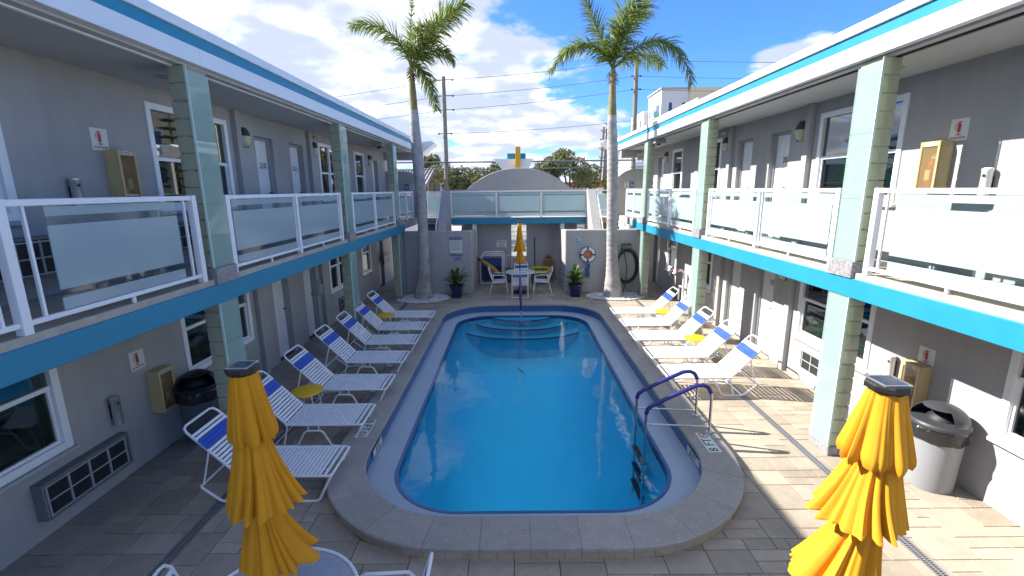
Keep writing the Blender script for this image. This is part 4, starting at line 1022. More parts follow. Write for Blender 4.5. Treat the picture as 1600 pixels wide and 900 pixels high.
# bins
def bin_(x, y, label, body, lidm, rz, wide=.29):
    t = thing('litter_bin', label, 'litter bin', (x, y, 0), 'domed litter bins', rz)
    part('body', MB().lathe([(.22, .0), (.225, .02), (.235, .35), (.25, .66), (.25, .68)], 0, 0, 32), body, t, local=True)
    bg_ = MB(); rr = random.Random(5); n = 48; vs = []
    for i, (r, z) in enumerate(((.252, .60), (.268, .62), (.262, .68), (.272, .74), (.258, .77))):
        for j in range(n): a = 2*pi*j/n; q = r+rr.uniform(-.006, .006); vs.append((q*cos(a), q*sin(a), z+rr.uniform(-.01, .01)*(1 if i < 1 else .4)))
    part('bin_bag', bg_.add(vs, [(i*n+j, i*n+(j+1) % n, (i+1)*n+(j+1) % n, (i+1)*n+j) for i in range(4) for j in range(n)], True), BAG, t, local=True)
    # lid: rim plus dome with a mouth cut at the front (+x local)
    part('lid_rim', MB().lathe([(.26, .765), (.278, .77), (.280, .80), (.262, .82)], 0, 0, 36), lidm, t, local=True)
    n = 36; rows = 9; vs = []; fs = []
    for i in range(rows+1):
        el = (pi/2)*i/rows
        for j in range(n): a = 2*pi*j/n; vs.append((.262*cos(el)*cos(a), .262*cos(el)*sin(a), .815+.20*sin(el)))
    for i in range(rows):
        for j in range(n):
            am = ((2*pi*(j+.5)/n+pi) % (2*pi))-pi
            if abs(am) < 1.1 and 0 <= i <= 4: continue
            fs.append((i*n+j, i*n+(j+1) % n, (i+1)*n+(j+1) % n, (i+1)*n+j))
    part('dome_lid', MB().add(vs, fs, True), lidm, t, local=True)
    part('inner_flap', MB().lathe([(.16, .80), (.15, .84), (.10, .89), (.0, .91)], -.06, 0, 24), mat('bin inside', (.012, .012, .014), .6), t, local=True)
    return t
bin_(-4.47, 6.05, 'dark litter bin with black domed lid against the shaded left wall', mat('slate bin body', (.105, .11, .125), .5, var=.05), mat('black bin lid', (.018, .019, .022), .35), -1.0)
bin_(4.86, 4.86, 'light grey litter bin with charcoal domed lid in the sun by the right wall', BINB, BINL, pi+.25)

# signs on the far walls
t = thing('pool_rules_sign', 'tall white pool rules board with navy header and NO DIVING footer', 'sign', (-1.90, 15.14, 1.45))
part('header', MB().box(-2.10, -1.70, 15.13, 15.148, 1.84, 1.92, .002), SIGNB, t); part('header_lettering', text_mb('POOL RULES', .062, (1,0,0), (0,0,1), (-1.9, 15.128, 1.88)), SIGNW, t)
part('board', MB().box(-2.09, -1.69, 15.132, 15.148, 1.39, 1.838, .002), SIGNW, t)
ln = MB(); rr = random.Random(2)
for k in range(11):
    x = -2.06; z = 1.81-k*.032
    while x < -1.76:
        w = rr.uniform(.02, .07); ln.box(x, min(x+w, -1.73), 15.1305, 15.1318, z-.006, z+.005); x += w+.012
    if rr.random() < .2: pass
part('small_print', ln, mat('grey print', (.12, .13, .14), .6), t, kind='stuff')
part('bold_line', text_mb('POOL CLOSES AT DUSK', .032, (1,0,0), (0,0,1), (-1.89, 15.1305, 1.44)), SIGNK, t) if False else None
part('footer', MB().box(-2.08, -1.68, 15.13, 15.148, 1.31, 1.388, .002), SIGNB, t); part('footer_lettering', text_mb('NO DIVING', .07, (1,0,0), (0,0,1), (-1.88, 15.128, 1.35)), SIGNW, t)
t = thing('small_notice', 'small bluish notice plate hanging just below the pool rules board', 'sign', (-1.87, 15.14, 1.2))
part('plate', MB().box(-2.0, -1.72, 15.135, 15.148, 1.13, 1.28, .002), mat('pale blue sign', (.30, .36, .46), .5), t)
for z in (1.245, 1.205, 1.165): part('print_line', MB().box(-1.97, -1.75, 15.1335, 15.1348, z-.010, z+.008), SIGNB, t)
t = thing('warning_sign', 'white sign with three lines of red print on the back wall', 'sign', (-.44, 17.49, 1.42))
part('plate', MB().box(-.64, -.25, 17.482, 17.498, 1.29, 1.55, .003), SIGNW, t); rr = random.Random(8)
for z, a, b_ in ((1.50, -.62, -.27), (1.42, -.55, -.33), (1.34, -.54, -.34)):
    x = a
    while x < b_: w = rr.uniform(.03, .06); part('print', MB().box(x, min(b_, x+w), 17.4805, 17.4818, z-.016, z+.016), mat('faded red print', (.45, .10, .12), .6), t); x += w+.012
t = thing('wall_plaque', 'small pale blue plaque above the life ring on the right garden wall', 'sign', (2.1, 15.14, 1.78))
part('plate', MB().box(1.98, 2.22, 15.135, 15.148, 1.68, 1.88, .003), mat('pale cyan plaque', (.30, .46, .55), .5), t)
part('print', MB().box(2.0, 2.2, 15.133, 15.1345, 1.71, 1.76).box(2.03, 2.12, 15.133, 15.1345, 1.79, 1.84), mat('cyan print', (.10, .25, .40), .5), t)
# life ring
t = thing('life_ring', 'white life ring with navy bands and blue rope on the right garden wall', 'life ring', (2.44, 15.10, 1.31))
def arc(r, a0, a1, n=12, z=0): return [(2.44+r*cos(a0+(a1-a0)*k/n), 15.085, 1.31+r*sin(a0+(a1-a0)*k/n)) for k in range(n+1)]
for k in range(4):
    a = k*pi/2+pi/4; part('ring_segment', MB().tube(arc(.195, a-pi/4+.14, a+pi/4-.14), .052, 12), SIGNW, t)
    a = k*pi/2; part('navy_band', MB().tube(arc(.195, a-.135, a+.135, 4), .056, 12), SIGNB, t)
part('grab_rope', MB().tube(arc(.262, 0, 2*pi, 36), .008, 5), ROPE, t)
part('orange_disc', MB().lathe([(0, 0), (.115, 0), (.115, .02), (0, .025)], 0, 0, 24, cap=False).xf(Matrix.Translation((2.44, 15.13, 1.31)) @ Matrix.Rotation(pi/2, 4, 'X')), ORNG, t)
part('disc_print', MB().lathe([(.05, 0), (.07, 0), (.07, .003), (.05, .003)], 0, 0, 20, cap=False).xf(Matrix.Translation((2.44, 15.107, 1.31)) @ Matrix.Rotation(pi/2, 4, 'X')), RED, t)
rp = MB(); rr = random.Random(4); pts = [(2.43, 15.06, 1.07)]
for k in range(60): pts.append((2.44+rr.uniform(-.07, .09), 15.05+rr.uniform(-.03, .05), .98-.0062*k+rr.uniform(-.10, .10)))
part('rope_coil', MB().tube(pts, .012, 5), ROPE, t)
# hose on its hanger
t = thing('garden_hose', 'thick coil of black hose hanging on a dark reel bracket behind the right palm', 'hose', (3.68, 15.05, .95))
part('hanger_plate', MB().box(3.55, 3.87, 15.10, 15.149, 1.38, 1.66, .02), mat('dark hanger', (.05, .055, .06), .5), t)
hg = MB()
for k in range(4):
    hx_ = 3.60+k*.07; hg.tube([(hx_+.022*cos(a), 15.094, 1.54+.045*sin(a)) for a in [2*pi*q/10 for q in range(11)]], .007, 4)
part('scroll_ornament', hg, SIGNW, t)
for k in range(6):
    ox, oz, rx, rz_ = rr.uniform(-.03, .03), rr.uniform(-.03, .03), .30+.012*k, .52+.01*k
    part('hose_loop', MB().tube([(3.71+ox+rx*cos(a), 15.07-.022*k+.01*sin(3*a), .93+oz+rz_*sin(a)) for a in [2*pi*q/32 for q in range(33)]], .019, 7), HOSE, t)
part('hose_tail', MB().tube([(3.62, 15.0, 1.4), (3.72, 14.98, .9), (3.7, 14.95, .4), (3.6, 14.9, .05), (3.2, 15.02, .04), (3.05, 15.06, .35), (3.1, 15.08, .7)], .016, 6), HOSE, t)

# planters with broad leaves
def planter(x, y, label, seed, light=1):
    t = thing('potted_plant', label, 'potted plant', (x, y, 0), 'potted plants in cobalt pots')
    part('pot', MB().lathe([(.16, .0), (.17, .01), (.215, .36), (.235, .37), (.235, .41), (.205, .41), (.20, .34), (.0, .34)], x, y, 32, cap=False), COBALT, t)
    part('soil', MB().lathe([(.0, .36), (.20, .355)], x, y, 20, cap=False), BED, t)
    rr = random.Random(seed)
    for k in range(46):
        a = rr.uniform(0, 2*pi); L_ = rr.uniform(.40, .80); el = radians(rr.uniform(22, 82)); w = rr.uniform(.035, .06)
        z0 = .36+rr.uniform(0, .18); x0, y0 = x+rr.uniform(-.05, .05), y+rr.uniform(-.05, .05); vs = []; n = 6
        sx_, sy_ = -sin(a), cos(a)
        for i in range(n+1):
            v = i/n; e = el-v*v*1.1; d = L_*v; hx_ = x0+cos(a)*cos(el)*d*(1-.1*v); hy = y0+sin(a)*cos(el)*d*(1-.1*v); hz = z0+sin(el)*d-.30*L_*v*v*v
            ww = w*sin(pi*min(1, .12+v*.88))**.7
            vs += [(hx_-sx_*ww, hy-sy_*ww, hz+.25*ww), (hx_, hy, hz-.1*ww), (hx_+sx_*ww, hy+sy_*ww, hz+.25*ww)]
        fs = []
        for i in range(n): b_ = 3*i; fs += [(b_, b_+1, b_+4, b_+3), (b_+1, b_+2, b_+5, b_+4)]
        part('leaf', MB().add(vs, fs, True), LEAF, t)
planter(-1.87, 14.72, 'dark leaved plant in cobalt pot below the pool rules board', 3)
planter(2.00, 14.72, 'bright leaved plant in cobalt pot below the life ring', 6)

# pebble beds
def pebbles(cx_, cy_, rx, ry, n, seed, side):
    rr = random.Random(seed); mb = MB()
    for _ in range(n):
        a = rr.uniform(0, 2*pi); q = math.sqrt(rr.random()); x = cx_+rx*q*cos(a); y = min(cy_+ry*q*sin(a), 15.12)
        r = rr.uniform(.014, .038); h = r*rr.uniform(.5, .9); z = .004+h*.5+rr.uniform(0, .015); b_ = rr.uniform(0, 2); pts = [(x, y, z+h), (x, y, z-h)]
        for k in range(5): t_ = b_+2*pi*k/5; pts.append((x+r*cos(t_)*rr.uniform(.8, 1.2), y+r*sin(t_)*rr.uniform(.8, 1.2), z+rr.uniform(-.3, .3)*h))
        mb.add(pts, [(0, 2+k, 2+(k+1) % 5) for k in range(5)]+[(1, 2+(k+1) % 5, 2+k) for k in range(5)])
    o = bpy.data.objects.new('pebble_bed', mb.mesh('pebble_bed', PEB)); COL.objects.link(o); props(o, label='bed of white pebbles round the foot of the %s palm' % side, category='pebbles', kind='stuff')
pebbles(-2.95, 14.55, .85, .68, 2600, 1, 'left'); pebbles(3.30, 14.62, .95, .62, 2600, 2, 'right')

# ------------------------------------------------------------------ palms
def palm(label, trunk, shaft, crown, fronds, seed):
    t = thing('palm_tree', label, 'palm tree', (trunk[0][0], trunk[0][1], 0), 'tall courtyard palms')
    rr = random.Random(seed)
    # densify trunk with ring ridges
    P = []; R = []
    for (x, y, z, r), (x2, y2, z2, r2_) in zip(trunk, trunk[1:]):
        n = max(2, int((z2-z)/.05))
        for k in range(n):
            v = k/n; P.append((x+(x2-x)*v, y+(y2-y)*v, z+(z2-z)*v)); R.append((r+(r2_-r)*v)*(1+(.045 if (len(P) % 3 == 0) else -.006)*(1+rr.uniform(-.5, .5))))
    part('trunk', MB().tube(P, [q*.93 if p_[2] > .6 else q for q, p_ in zip(R, P)], 20), TRUNKP, t)
    part('crownshaft', MB().tube([s[:3] for s in shaft], [s[3] for s in shaft], 16), SHAFT, t)
    db = MB()
    for k in range(34):
        a = rr.uniform(0, 2*pi); z = crown[2]-rr.uniform(.02, .34); l = rr.uniform(.1, .28)
        db.tube([(crown[0]+.07*cos(a), crown[1]+.07*sin(a), z), (crown[0]+(.07+l*.6)*cos(a), crown[1]+(.07+l*.6)*sin(a), z-l*.5)], [.014, .004], 4)
    part('fibre_tuft', db, DRYF, t)
    for (mid, tip, droop, Lf, npair) in fronds:
        S0 = Vector(crown); Mi = Vector(mid); T = Vector(tip); C = 2*Mi-(S0+T)*.5
        bz = lambda v: S0*(1-v)**2+C*2*v*(1-v)+T*v*v
        mb = MB(); mb.tube([bz(v/14) for v in range(15)], [.030*(1-v/14)+.004 for v in range(15)], 5)
        npair = int(npair*1.05)
        for k in range(npair):
            v = .08+.92*(k+rr.random())/npair; p = bz(v); tg = (bz(min(1, v+.02))-bz(v-.02)).normalized()
            ref = Vector((0, 0, 1)); sd_ = tg.cross(ref); 
            if sd_.length < .15: sd_ = tg.cross(Vector((0, 1, 0)))
            sd_.normalize(); up = sd_.cross(tg).normalized()
            for sg_ in (-1, 1, -1, 1):
                L_ = Lf*(.45+.75*sin(pi*min(1, .15+.80*v)))*rr.uniform(.7, 1.15)
                rl = rr.uniform(-1.0, 1.0); dr = (sd_*sg_*cos(rl)+up*sin(rl))
                fwd_ = .5+.75*v+rr.uniform(-.15, .25); d = (dr+tg*fwd_).normalized()
                w = .0135; nrm = d.cross(tg).normalized(); wd = d.cross(nrm).normalized()
                q = [p]; dd = d.copy(); pos = p.copy(); m_ = 4
                for i in range(m_):
                    dd = (dd+Vector((0, 0, -droop*(.09+.20*i)))).normalized(); pos = pos+dd*(L_/m_); q.append(pos.copy())
                vs = []
                for i, c in enumerate(q):
                    ww = w*(.7, 1, .9, .6, .05)[i]; vs += [c-wd*ww, c+wd*ww]
                mb.add(vs, [(2*i, 2*i+1, 2*i+3, 2*i+2) for i in range(m_)])
        part('frond', mb, FROND, t)
YP = 14.6
def LX(px, py, dy=0): return (-2.95+(px-642)*.0186, YP+dy, 7.06+(100-py)*.0172)
def RX(px, py, dy=0): return (2.98+(px-958)*.0191, YP+dy, 6.91+(105-py)*.0172)
palm('tall palm with slender grey trunk on the left of the courtyard',
     [(-2.93, YP, 0, .33), (-2.93, YP, .12, .29), (-2.91, YP, .5, .235), (-2.87, YP, 1.2, .19), (-2.84, YP, 2.4, .165), (-2.86, YP, 3.6, .182), (-2.90, YP, 4.6, .178), (-2.93, YP, 5.4, .15), (-2.93, YP, 5.85, .125)],
     [(-2.93, YP, 5.80, .115), (-2.94, YP, 6.2, .108), (-2.95, YP, 6.7, .085), (-2.95, YP, 7.0, .07)], (-2.95, YP, 6.98),
     [(LX(610, 50), LX(553, 38), .5, .52, 62), (LX(683, 52, -.3), LX(731, 20, -.6), .75, .68, 70), (LX(672, 52, .2), LX(712, 12, .4), .6, .62, 60), (LX(684, 82, -.2), LX(712, 98, -.3), .9, .50, 44),
      (LX(664, 118, -.2), LX(683, 176, -.4), .7, .42, 64), (LX(660, 60, -.5), LX(700, 62, -1.2), .9, .60, 60), (LX(644, 50, 0), LX(651, -14, 0), .15, .16, 26)], 5)
palm('tall palm with sunlit grey trunk on the right of the courtyard',
     [(3.22, YP, 0, .33), (3.21, YP, .12, .30), (3.19, YP, .5, .25), (3.15, YP, 1.2, .195), (3.10, YP, 2.4, .175), (3.08, YP, 3.6, .185), (3.04, YP, 4.6, .175), (3.00, YP, 5.3, .15), (3.0, YP, 5.62, .135)],
     [(3.0, YP, 5.56, .13), (2.99, YP, 5.9, .115), (2.98, YP, 6.5, .09), (2.98, YP, 6.85, .075)], (2.98, YP, 6.86),
     [(RX(936, 55), RX(908, -12), .45, .50, 66), (RX(908, 70, -.2), RX(858, 118, -.4), .8, .52, 70), (RX(975, 50, -.3), RX(1008, 2, -.6), .55, .60, 70), (RX(963, 48, -.5), RX(985, 8, -1.3), .8, .62, 60),
      (RX(1030, 66, -.1), RX(1077, 136, -.2), .75, .52, 74), (RX(1005, 78, .5), RX(1050, 88, 1.1), .8, .52, 56), (RX(975, 35, .3), RX(1018, 12, .6), .5, .50, 50)], 8)

# ------------------------------------------------------------------ things stored under the bridge
t = thing('folded_loungers', 'upright stack of folded navy strap loungers with white frames in the left alcove', 'folded loungers', (-.85, 16.95, 0))
for k in range(3):
    y = 16.82+.12*k; x0, x1 = -1.22+.04*k, -.42+.04*k
    part('frame', MB().tube([(x0, y, .03), (x0, y, 1.02+.05*k), (x0+.05, y, 1.08+.05*k), (x1-.05, y, 1.08+.05*k), (x1, y, 1.02+.05*k), (x1, y, .03), (x0, y, .03)], .018, 8), TUBE, t)
    for q in range(11): part('strap', MB().box(x0+.01, x1-.01, y-.008, y+.008, .14+q*.075, .14+q*.075+.062, .003), mat('navy strap', (.012, .045, .20), .45) if q > 6 else mat('dark navy strap', (.01, .014, .05), .5), t)
t = thing('furled_umbrella', 'old furled mustard umbrella leaning across the folded loungers', 'umbrella', (-.9, 16.7, .3))
part('furled_canopy', MB().tube([(-1.22, 16.66, .95), (-1.0, 16.62, .80), (-.72, 16.58, .58), (-.50, 16.54, .40)], [.035, .085, .10, .05], 10), mat('mustard canvas', (.38, .22, .03), .8, var=.2, vscale=12), t)
part('shaft', MB().tube([(-1.32, 16.68, 1.04), (-.34, 16.52, .26)], .016, 6), BLACK, t); part('hub', MB().lathe([(0, .88), (.07, .90), (.07, .98), (0, 1.0)], -1.24, 16.64, 12, cap=False), BLACK, t)
t = thing('leaning_board', 'tan woven patterned board with a handle hole leaning on the back wall', 'board', (1.30, 17.4, 0))
poly = []
for k in range(41):
    a = 2*pi*k/40; zc_ = .52; rz_ = .50; w = .24*(1-.16*sin(a)) ; poly.append((1.32+w*cos(a), zc_+rz_*sin(a)))
part('board', MB().prism(poly[:-1], 'y', 17.32, 17.37), TANB, t); part('handle_hole', MB().box(1.23, 1.41, 17.305, 17.318, .88, .935, .01), BLACK, t)
lat = MB()
for k in range(-5, 9):
    for sg_ in (-1, 1):
        a0 = Vector((1.32-.2, 17.312, .25+k*.09)); pts = []
        for q in range(14):
            p = Vector((1.32-sg_*.22+sg_*.44*q/13, 17.314, .05+k*.11+.44*q/13))
            if ((p.x-1.32)/.21)**2+((p.z-.48)/.40)**2 < 1: pts.append(p)
        if len(pts) > 1: lat.tube([pts[0], pts[-1]], .006, 4)
part('lattice', lat, mat('dark weave', (.14, .07, .03), .8), t)
t = thing('broom', 'dark broom standing upright against the back wall', 'broom', (.82, 17.4, 0))
part('broom_handle', MB().tube([(.82, 17.42, .1), (.80, 17.47, 1.65)], .016, 6), BLACK, t); part('broom_head', MB().box(.68, .96, 17.36, 17.46, .0, .14, .01), mat('dark bristle', (.05, .05, .05), .9), t)
t = thing('pool_raft', 'lime yellow pool float lying behind the right chair', 'pool float', (1.0, 16.7, .3))
part('ring', MB().tube([(.98+.36*cos(a), 16.75+.25*sin(a), .52+.05*sin(a)) for a in [2*pi*q/24 for q in range(25)]], .075, 10), LIME, t); part('valve', MB().lathe([(.015, .60), (.015, .63)], .98, 16.5, 8), SIGNW, t)
t = thing('storage_crate', 'grey plastic storage box under the float by the back wall', 'storage box', (1.0, 16.8, 0))
part('crate_body', MB().box(.68, 1.14, 16.6, 17.0, .002, .40, .02), mat('grey crate', (.13, .14, .15), .6), t); part('crate_lid', MB().box(.66, 1.16, 16.58, 17.02, .4005, .44, .01), mat('dark crate lid', (.06, .065, .07), .6), t)
t = thing('pool_hose_cart', 'low dark cart with white posts beside the folded loungers', 'cart', (-.15, 17.2, 0))
part('bin', MB().box(-.32, .02, 17.0, 17.35, .12, .52, .02), mat('dark teal bin', (.05, .08, .09), .5), t); part('push_handle', MB().tube([(-.28, 17.36, .4), (-.28, 17.36, .98), (-.24, 17.36, 1.0), (-.10, 17.36, 1.0), (-.06, 17.36, .98), (-.06, 17.36, .4)], .014, 6), TUBE, t)
for x in (-.27, -.03): part('wheel', MB().lathe([(0, -.02), (.1, -.02), (.1, .02), (0, .02)], 0, 0, 16, cap=False).xf(Matrix.Translation((x, 17.1, .10)) @ Matrix.Rotation(pi/2, 4, 'Y')), BLACK, t)

# small fittings: soffit lights, conduit, wall box, pipework in the right passage
for s, xs, xw, nm in ((-1, -3.567, -4.82, 'left'), (1, 4.046, 5.18, 'right')):
    for y, w in ((6.0, 'first'), (11.0, 'second')):
        xm = (xs+xw)/2; t = thing('soffit_light', '%s flush round fitting in the %s roof soffit' % (w, nm), 'ceiling light', (xm, y, ZSOF), 'flush soffit fittings')
        part('rim', MB().lathe([(.085, ZSOF-.014), (.10, ZSOF-.012), (.10, ZSOF-.002)], xm, y, 24, cap=False), SOFFIT, t); part('lens', MB().lathe([(.0, ZSOF-.010), (.085, ZSOF-.009)], xm, y, 20, cap=False), mat('soffit lens', (.30, .30, .29), .5), t)
t = thing('water_meter', 'white pipe valve assembly on the wall inside the right passage', 'pipework', (5.0, 13.6, .6))
part('upright_pipe', MB().tube([(5.08, 13.55, .05), (5.08, 13.55, .95), (5.0, 13.55, 1.02), (4.86, 13.55, 1.02)], .035, 10), TRIM, t); part('valve_wheel', MB().lathe([(0, 0), (.08, 0), (.08, .02), (0, .02)], 0, 0, 16, cap=False).xf(Matrix.Translation((4.84, 13.55, 1.02)) @ Matrix.Rotation(pi/2, 4, 'Y')), RUST, t)
part('cross_pipe', MB().tube([(5.08, 13.55, .5), (5.08, 13.9, .5), (5.08, 13.9, .05)], .028, 8), TRIM, t)
for s, x, y in ((-1, -4.81, 11.28), ):
    t = thing('post_box', 'small grey metal box on the left lower wall past the white door', 'wall box', (x, 10.0, 1.1))
    part('case', MB().box(-4.819, -4.72, 11.05, 11.17, .95, 1.30, .006), ALU, t); part('lid', MB().box(-4.719, -4.712, 11.06, 11.16, 1.22, 1.29), BINL, t)
t = thing('parked_trolley', 'dark grille panel leaning in the shade at the end of the left passage', 'grille panel', (-4.7, 17.0, .9))
part('panel', MB().box(-4.72, -4.68, 16.5-.0, 17.3, .82, 1.18, .01), BLACK, t); part('bars', MB().box(-4.675, -4.665, 16.55, 17.25, .90, .93).box(-4.675, -4.665, 16.55, 17.25, 1.05, 1.08), mat('grille frame', (.33, .34, .36), .5), t)
t = thing('blue_ribbon', 'small teal fitting at the end of the right balcony edge', 'fitting', (4.0, 15.35, 2.3))
part('bracket', MB().box(3.93, 4.06, 15.31, 15.36, 2.15, 2.45, .01), TEAL, t); part('loop', MB().tube([(3.9+.05*cos(a), 15.34, 2.3+.09*sin(a)) for a in [2*pi*q/14 for q in range(15)]], .012, 5), mat('pale cyan loop', (.35, .6, .7), .4), t)

# ------------------------------------------------------------------ beyond the courtyard
def leafy(t, clumps, n, seed, m, size, squash=.8):
    rr = random.Random(seed)
    for (cx_, cy_, cz_, r) in clumps:
        mb = MB()
        k = int(n*r*r)
        for _ in range(k):
            while True:
                v = Vector((rr.uniform(-1, 1), rr.uniform(-1, 1), rr.uniform(-1, 1)))
                if .25 < v.length < 1: break
            v = v.normalized()*(v.length**.45)*rr.uniform(.85, 1.12); p = Vector((cx_+v.x*r, cy_+v.y*r, cz_+v.z*r*squash))
            a = Vector((rr.gauss(0, 1), rr.gauss(0, 1), rr.gauss(0, 1))).normalized(); b_ = a.orthogonal().normalized()*size*rr.uniform(.4, 1.0); c = a.cross(b_).normalized()*size*rr.uniform(.2, .5)
            mb.add([p-b_, p-c, p+b_, p+c], [(0, 1, 2, 3)])
        part('leaf_cluster', mb, m, t)
def tree(label, x, y, h, clumps, seed, m, n=1000, size=.14, tr=.16, group='trees beyond the courtyard'):
    t = thing('leafy_tree', label, 'tree', (x, y, 0), group); rr = random.Random(seed)
    part('trunk', MB().tube([(x, y, 0), (x+.1, y, h*.3), (x-.05, y, h*.5)], [tr*1.3, tr, tr*.8], 9), BARK, t)
    for c in clumps[:9]:
        part('limb', MB().tube([(x, y, h*.35+rr.uniform(0, h*.15)), ((x+c[0])/2+rr.uniform(-.2, .2), (y+c[1])/2, (h*.5+c[2])/2), (c[0], c[1], c[2])], [tr*.6, tr*.38, .025], 6), BARK, t)
    leafy(t, clumps, n, seed, m, size)
rr = random.Random(12)
def crown(x, y, z, rx, rz_, k, r0, r1): return [(x+rr.uniform(-1, 1)*rx, y+rr.uniform(-1, 1)*rx*.7, z+rr.uniform(-1, 1)*rz_, rr.uniform(r0, r1)) for _ in range(k)]
tree('broad dark oak standing right of the rooftop emblem', 4.3, 35, 6.2, crown(4.1, 35, 5.05, 2.0, 1.05, 24, .45, .85), 21, TREEL)
tree('low bushy oak left of the arch behind the first utility pole', -3.4, 31.5, 5.0, crown(-3.6, 31.5, 4.0, 1.7, .45, 20, .5, .75), 22, TREEL2)
tree('thin tree rising behind the left shoulder of the arch', -1.2, 36, 5.5, crown(-1.0, 36, 4.7, .7, .5, 6, .35, .6), 23, TREEL)
tree('small yellow green bush tree under the three utility poles', 7.2, 33, 4.0, crown(7.0, 33, 3.5, .6, .5, 6, .35, .55), 24, mat('lime leaf', (.16, .20, .03), .6, var=.3, trans=.3))
tree('dark tree by the tiled house far left behind the palm', -5.9, 34, 5.0, crown(-5.9, 34, 4.9, .5, .7, 6, .4, .6), 25, TREEL)
tree('dark conifer bush behind the oak near the three poles', 5.9, 38, 4.5, crown(5.9, 38, 4.3, .6, .5, 6, .4, .6), 26, TREEL)

def pole(label, x, y, h, r, lean=0, insul=()):
    t = thing('utility_pole', label, 'utility pole', (x, y, 0), 'wooden utility poles')
    part('shaft', MB().tube([(x, y, 0), (x+lean, y, h)], [r, r*.72], 10), POLEM, t)
    for z, d in insul:
        xx = x+lean*z/h
        part('insulator', MB().tube([(xx-.55*d, y, z), (xx+.55*d, y, z+.02)], .028, 5).lathe([(.05, z-.05), (.07, z), (.05, z+.05)], xx+.55*d, y, 8).lathe([(.05, z-.05), (.07, z), (.05, z+.05)], xx-.55*d, y, 8), WIREM, t)
pole('tall bare utility pole left of centre behind the footbridge', -4.20, 30, 10.15, .165, .06, ((9.96, 1), (9.05, 1), (8.24, 1), (6.85, .7)))
pole('tall utility pole right of the right palm crown', 7.62, 30, 11.2, .17, -.1, ((10.05, .5), (9.3, .5)))
for k, (x, h, ln_, lb) in enumerate(((8.05, 9.0, .45, 'leftmost and shortest'), (8.45, 9.6, .42, 'middle'), (8.72, 10.0, .38, 'rightmost and tallest'))):
    pole('%s of three leaning utility poles beside the right palm' % lb, x, 45, h, .16, ln_, tuple((h-.3-q*.8, .4) for q in range(4)))
def sag(p, q, s_, n=14): return [Vector(p).lerp(Vector(q), k/n)-Vector((0, 0, s_*4*(k/n)*(1-k/n))) for k in range(n+1)]
wl = [((-24, 30, 7.6), (-4.15, 30, 9.96), 'top power wire left of the first pole'), ((-24, 30, 6.9), (-4.15, 30, 9.05), 'second power wire left of the first pole'), ((-24, 30, 6.2), (-4.15, 30, 8.24), 'third power wire left of the first pole'),
      ((-4.15, 30, 9.96), (7.5, 30, 10.95), 'top power wire between the two tall poles'), ((-4.15, 30, 9.05), (7.5, 30, 10.05), 'second power wire between the two tall poles'), ((-4.15, 30, 8.24), (7.5, 30, 9.3), 'third power wire between the two tall poles'), ((-4.15, 30, 6.85), (7.5, 30, 7.5), 'lowest thin wire between the two tall poles'),
      ((7.5, 30, 10.95), (32, 30, 10.6), 'top power wire right of the second pole'), ((7.5, 30, 10.05), (32, 30, 9.6), 'second power wire right of the second pole'), ((7.5, 30, 9.3), (32, 30, 8.9), 'third power wire right of the second pole')]
for p, q, lb in wl: solo('power_wire', MB().tube(sag(p, q, .12), .014, 5), WIREM, lb, 'wire', Vector(p), 'overhead wires')
solo('telephone_cable', MB().tube(sag((-24, 29.8, 5.2), (26, 29.8, 5.25), .1, 20), .045, 6), WIREM, 'upper of two thick dark cables low across the sky behind the arch', 'cable', Vector((-24, 29.8, 5.2)), 'low telephone cables')
solo('telephone_cable', MB().tube(sag((-24, 29.8, 4.75), (26, 29.8, 4.85), .1, 20), .03, 6), WIREM, 'lower of two thick dark cables low across the sky behind the arch', 'cable', Vector((-24, 29.8, 4.75)), 'low telephone cables')

lot = part('added_pale_ground', sheet_with_hole([(PX+.1*cos(q), 40+.1*sin(q)) for q in [2*pi*k/8 for k in range(8)]], -30, 30, 18.9, 60, -.03) if False else MB().box(-30, 30, 18.9, 60, -.045, -.03), mat('added pale ground', (.45, .44, .42), .9, var=.12, vscale=.8)); lot['kind'] = 'structure'  # pale ground added to brighten the block window and gaps under the bridge
# condominium
cd = thing('condominium', 'tall cream and white condominium block rising behind the right roof', 'building', (27, 74, 0))
part('white_wing', MB().box(21.3, 25.2, 70, 76.5, 0, 17.1), CONDO, cd); part('cream_wing', MB().box(25.201, 38, 69.6, 84, 0, 17.25), BEIGE, cd)
part('far_wing', MB().box(20.6, 24, 76.501, 84, 0, 15.2), CONDO, cd)
part('parapet', MB().box(21.1, 25.2, 69.8, 76.6, 17.101, 17.35, .03), mat('grey parapet', (.35, .36, .38), .7), cd)
for x in (22.6, 24.5):
    for k in range(5):
        z = 14.7-k*2.45
        w_ = part('window', MB().box(x-.36, x+.36, 69.93, 69.999, z-.72, z+.72), TRIM, cd); part('pane', MB().box(x-.25, x+.25, 69.90, 69.929, z-.6, z+.6), BWIN, w_)
        part('vent', MB().box(x-.26, x+.26, 69.95, 69.999, z-1.2, z-.95), BLACK, cd)
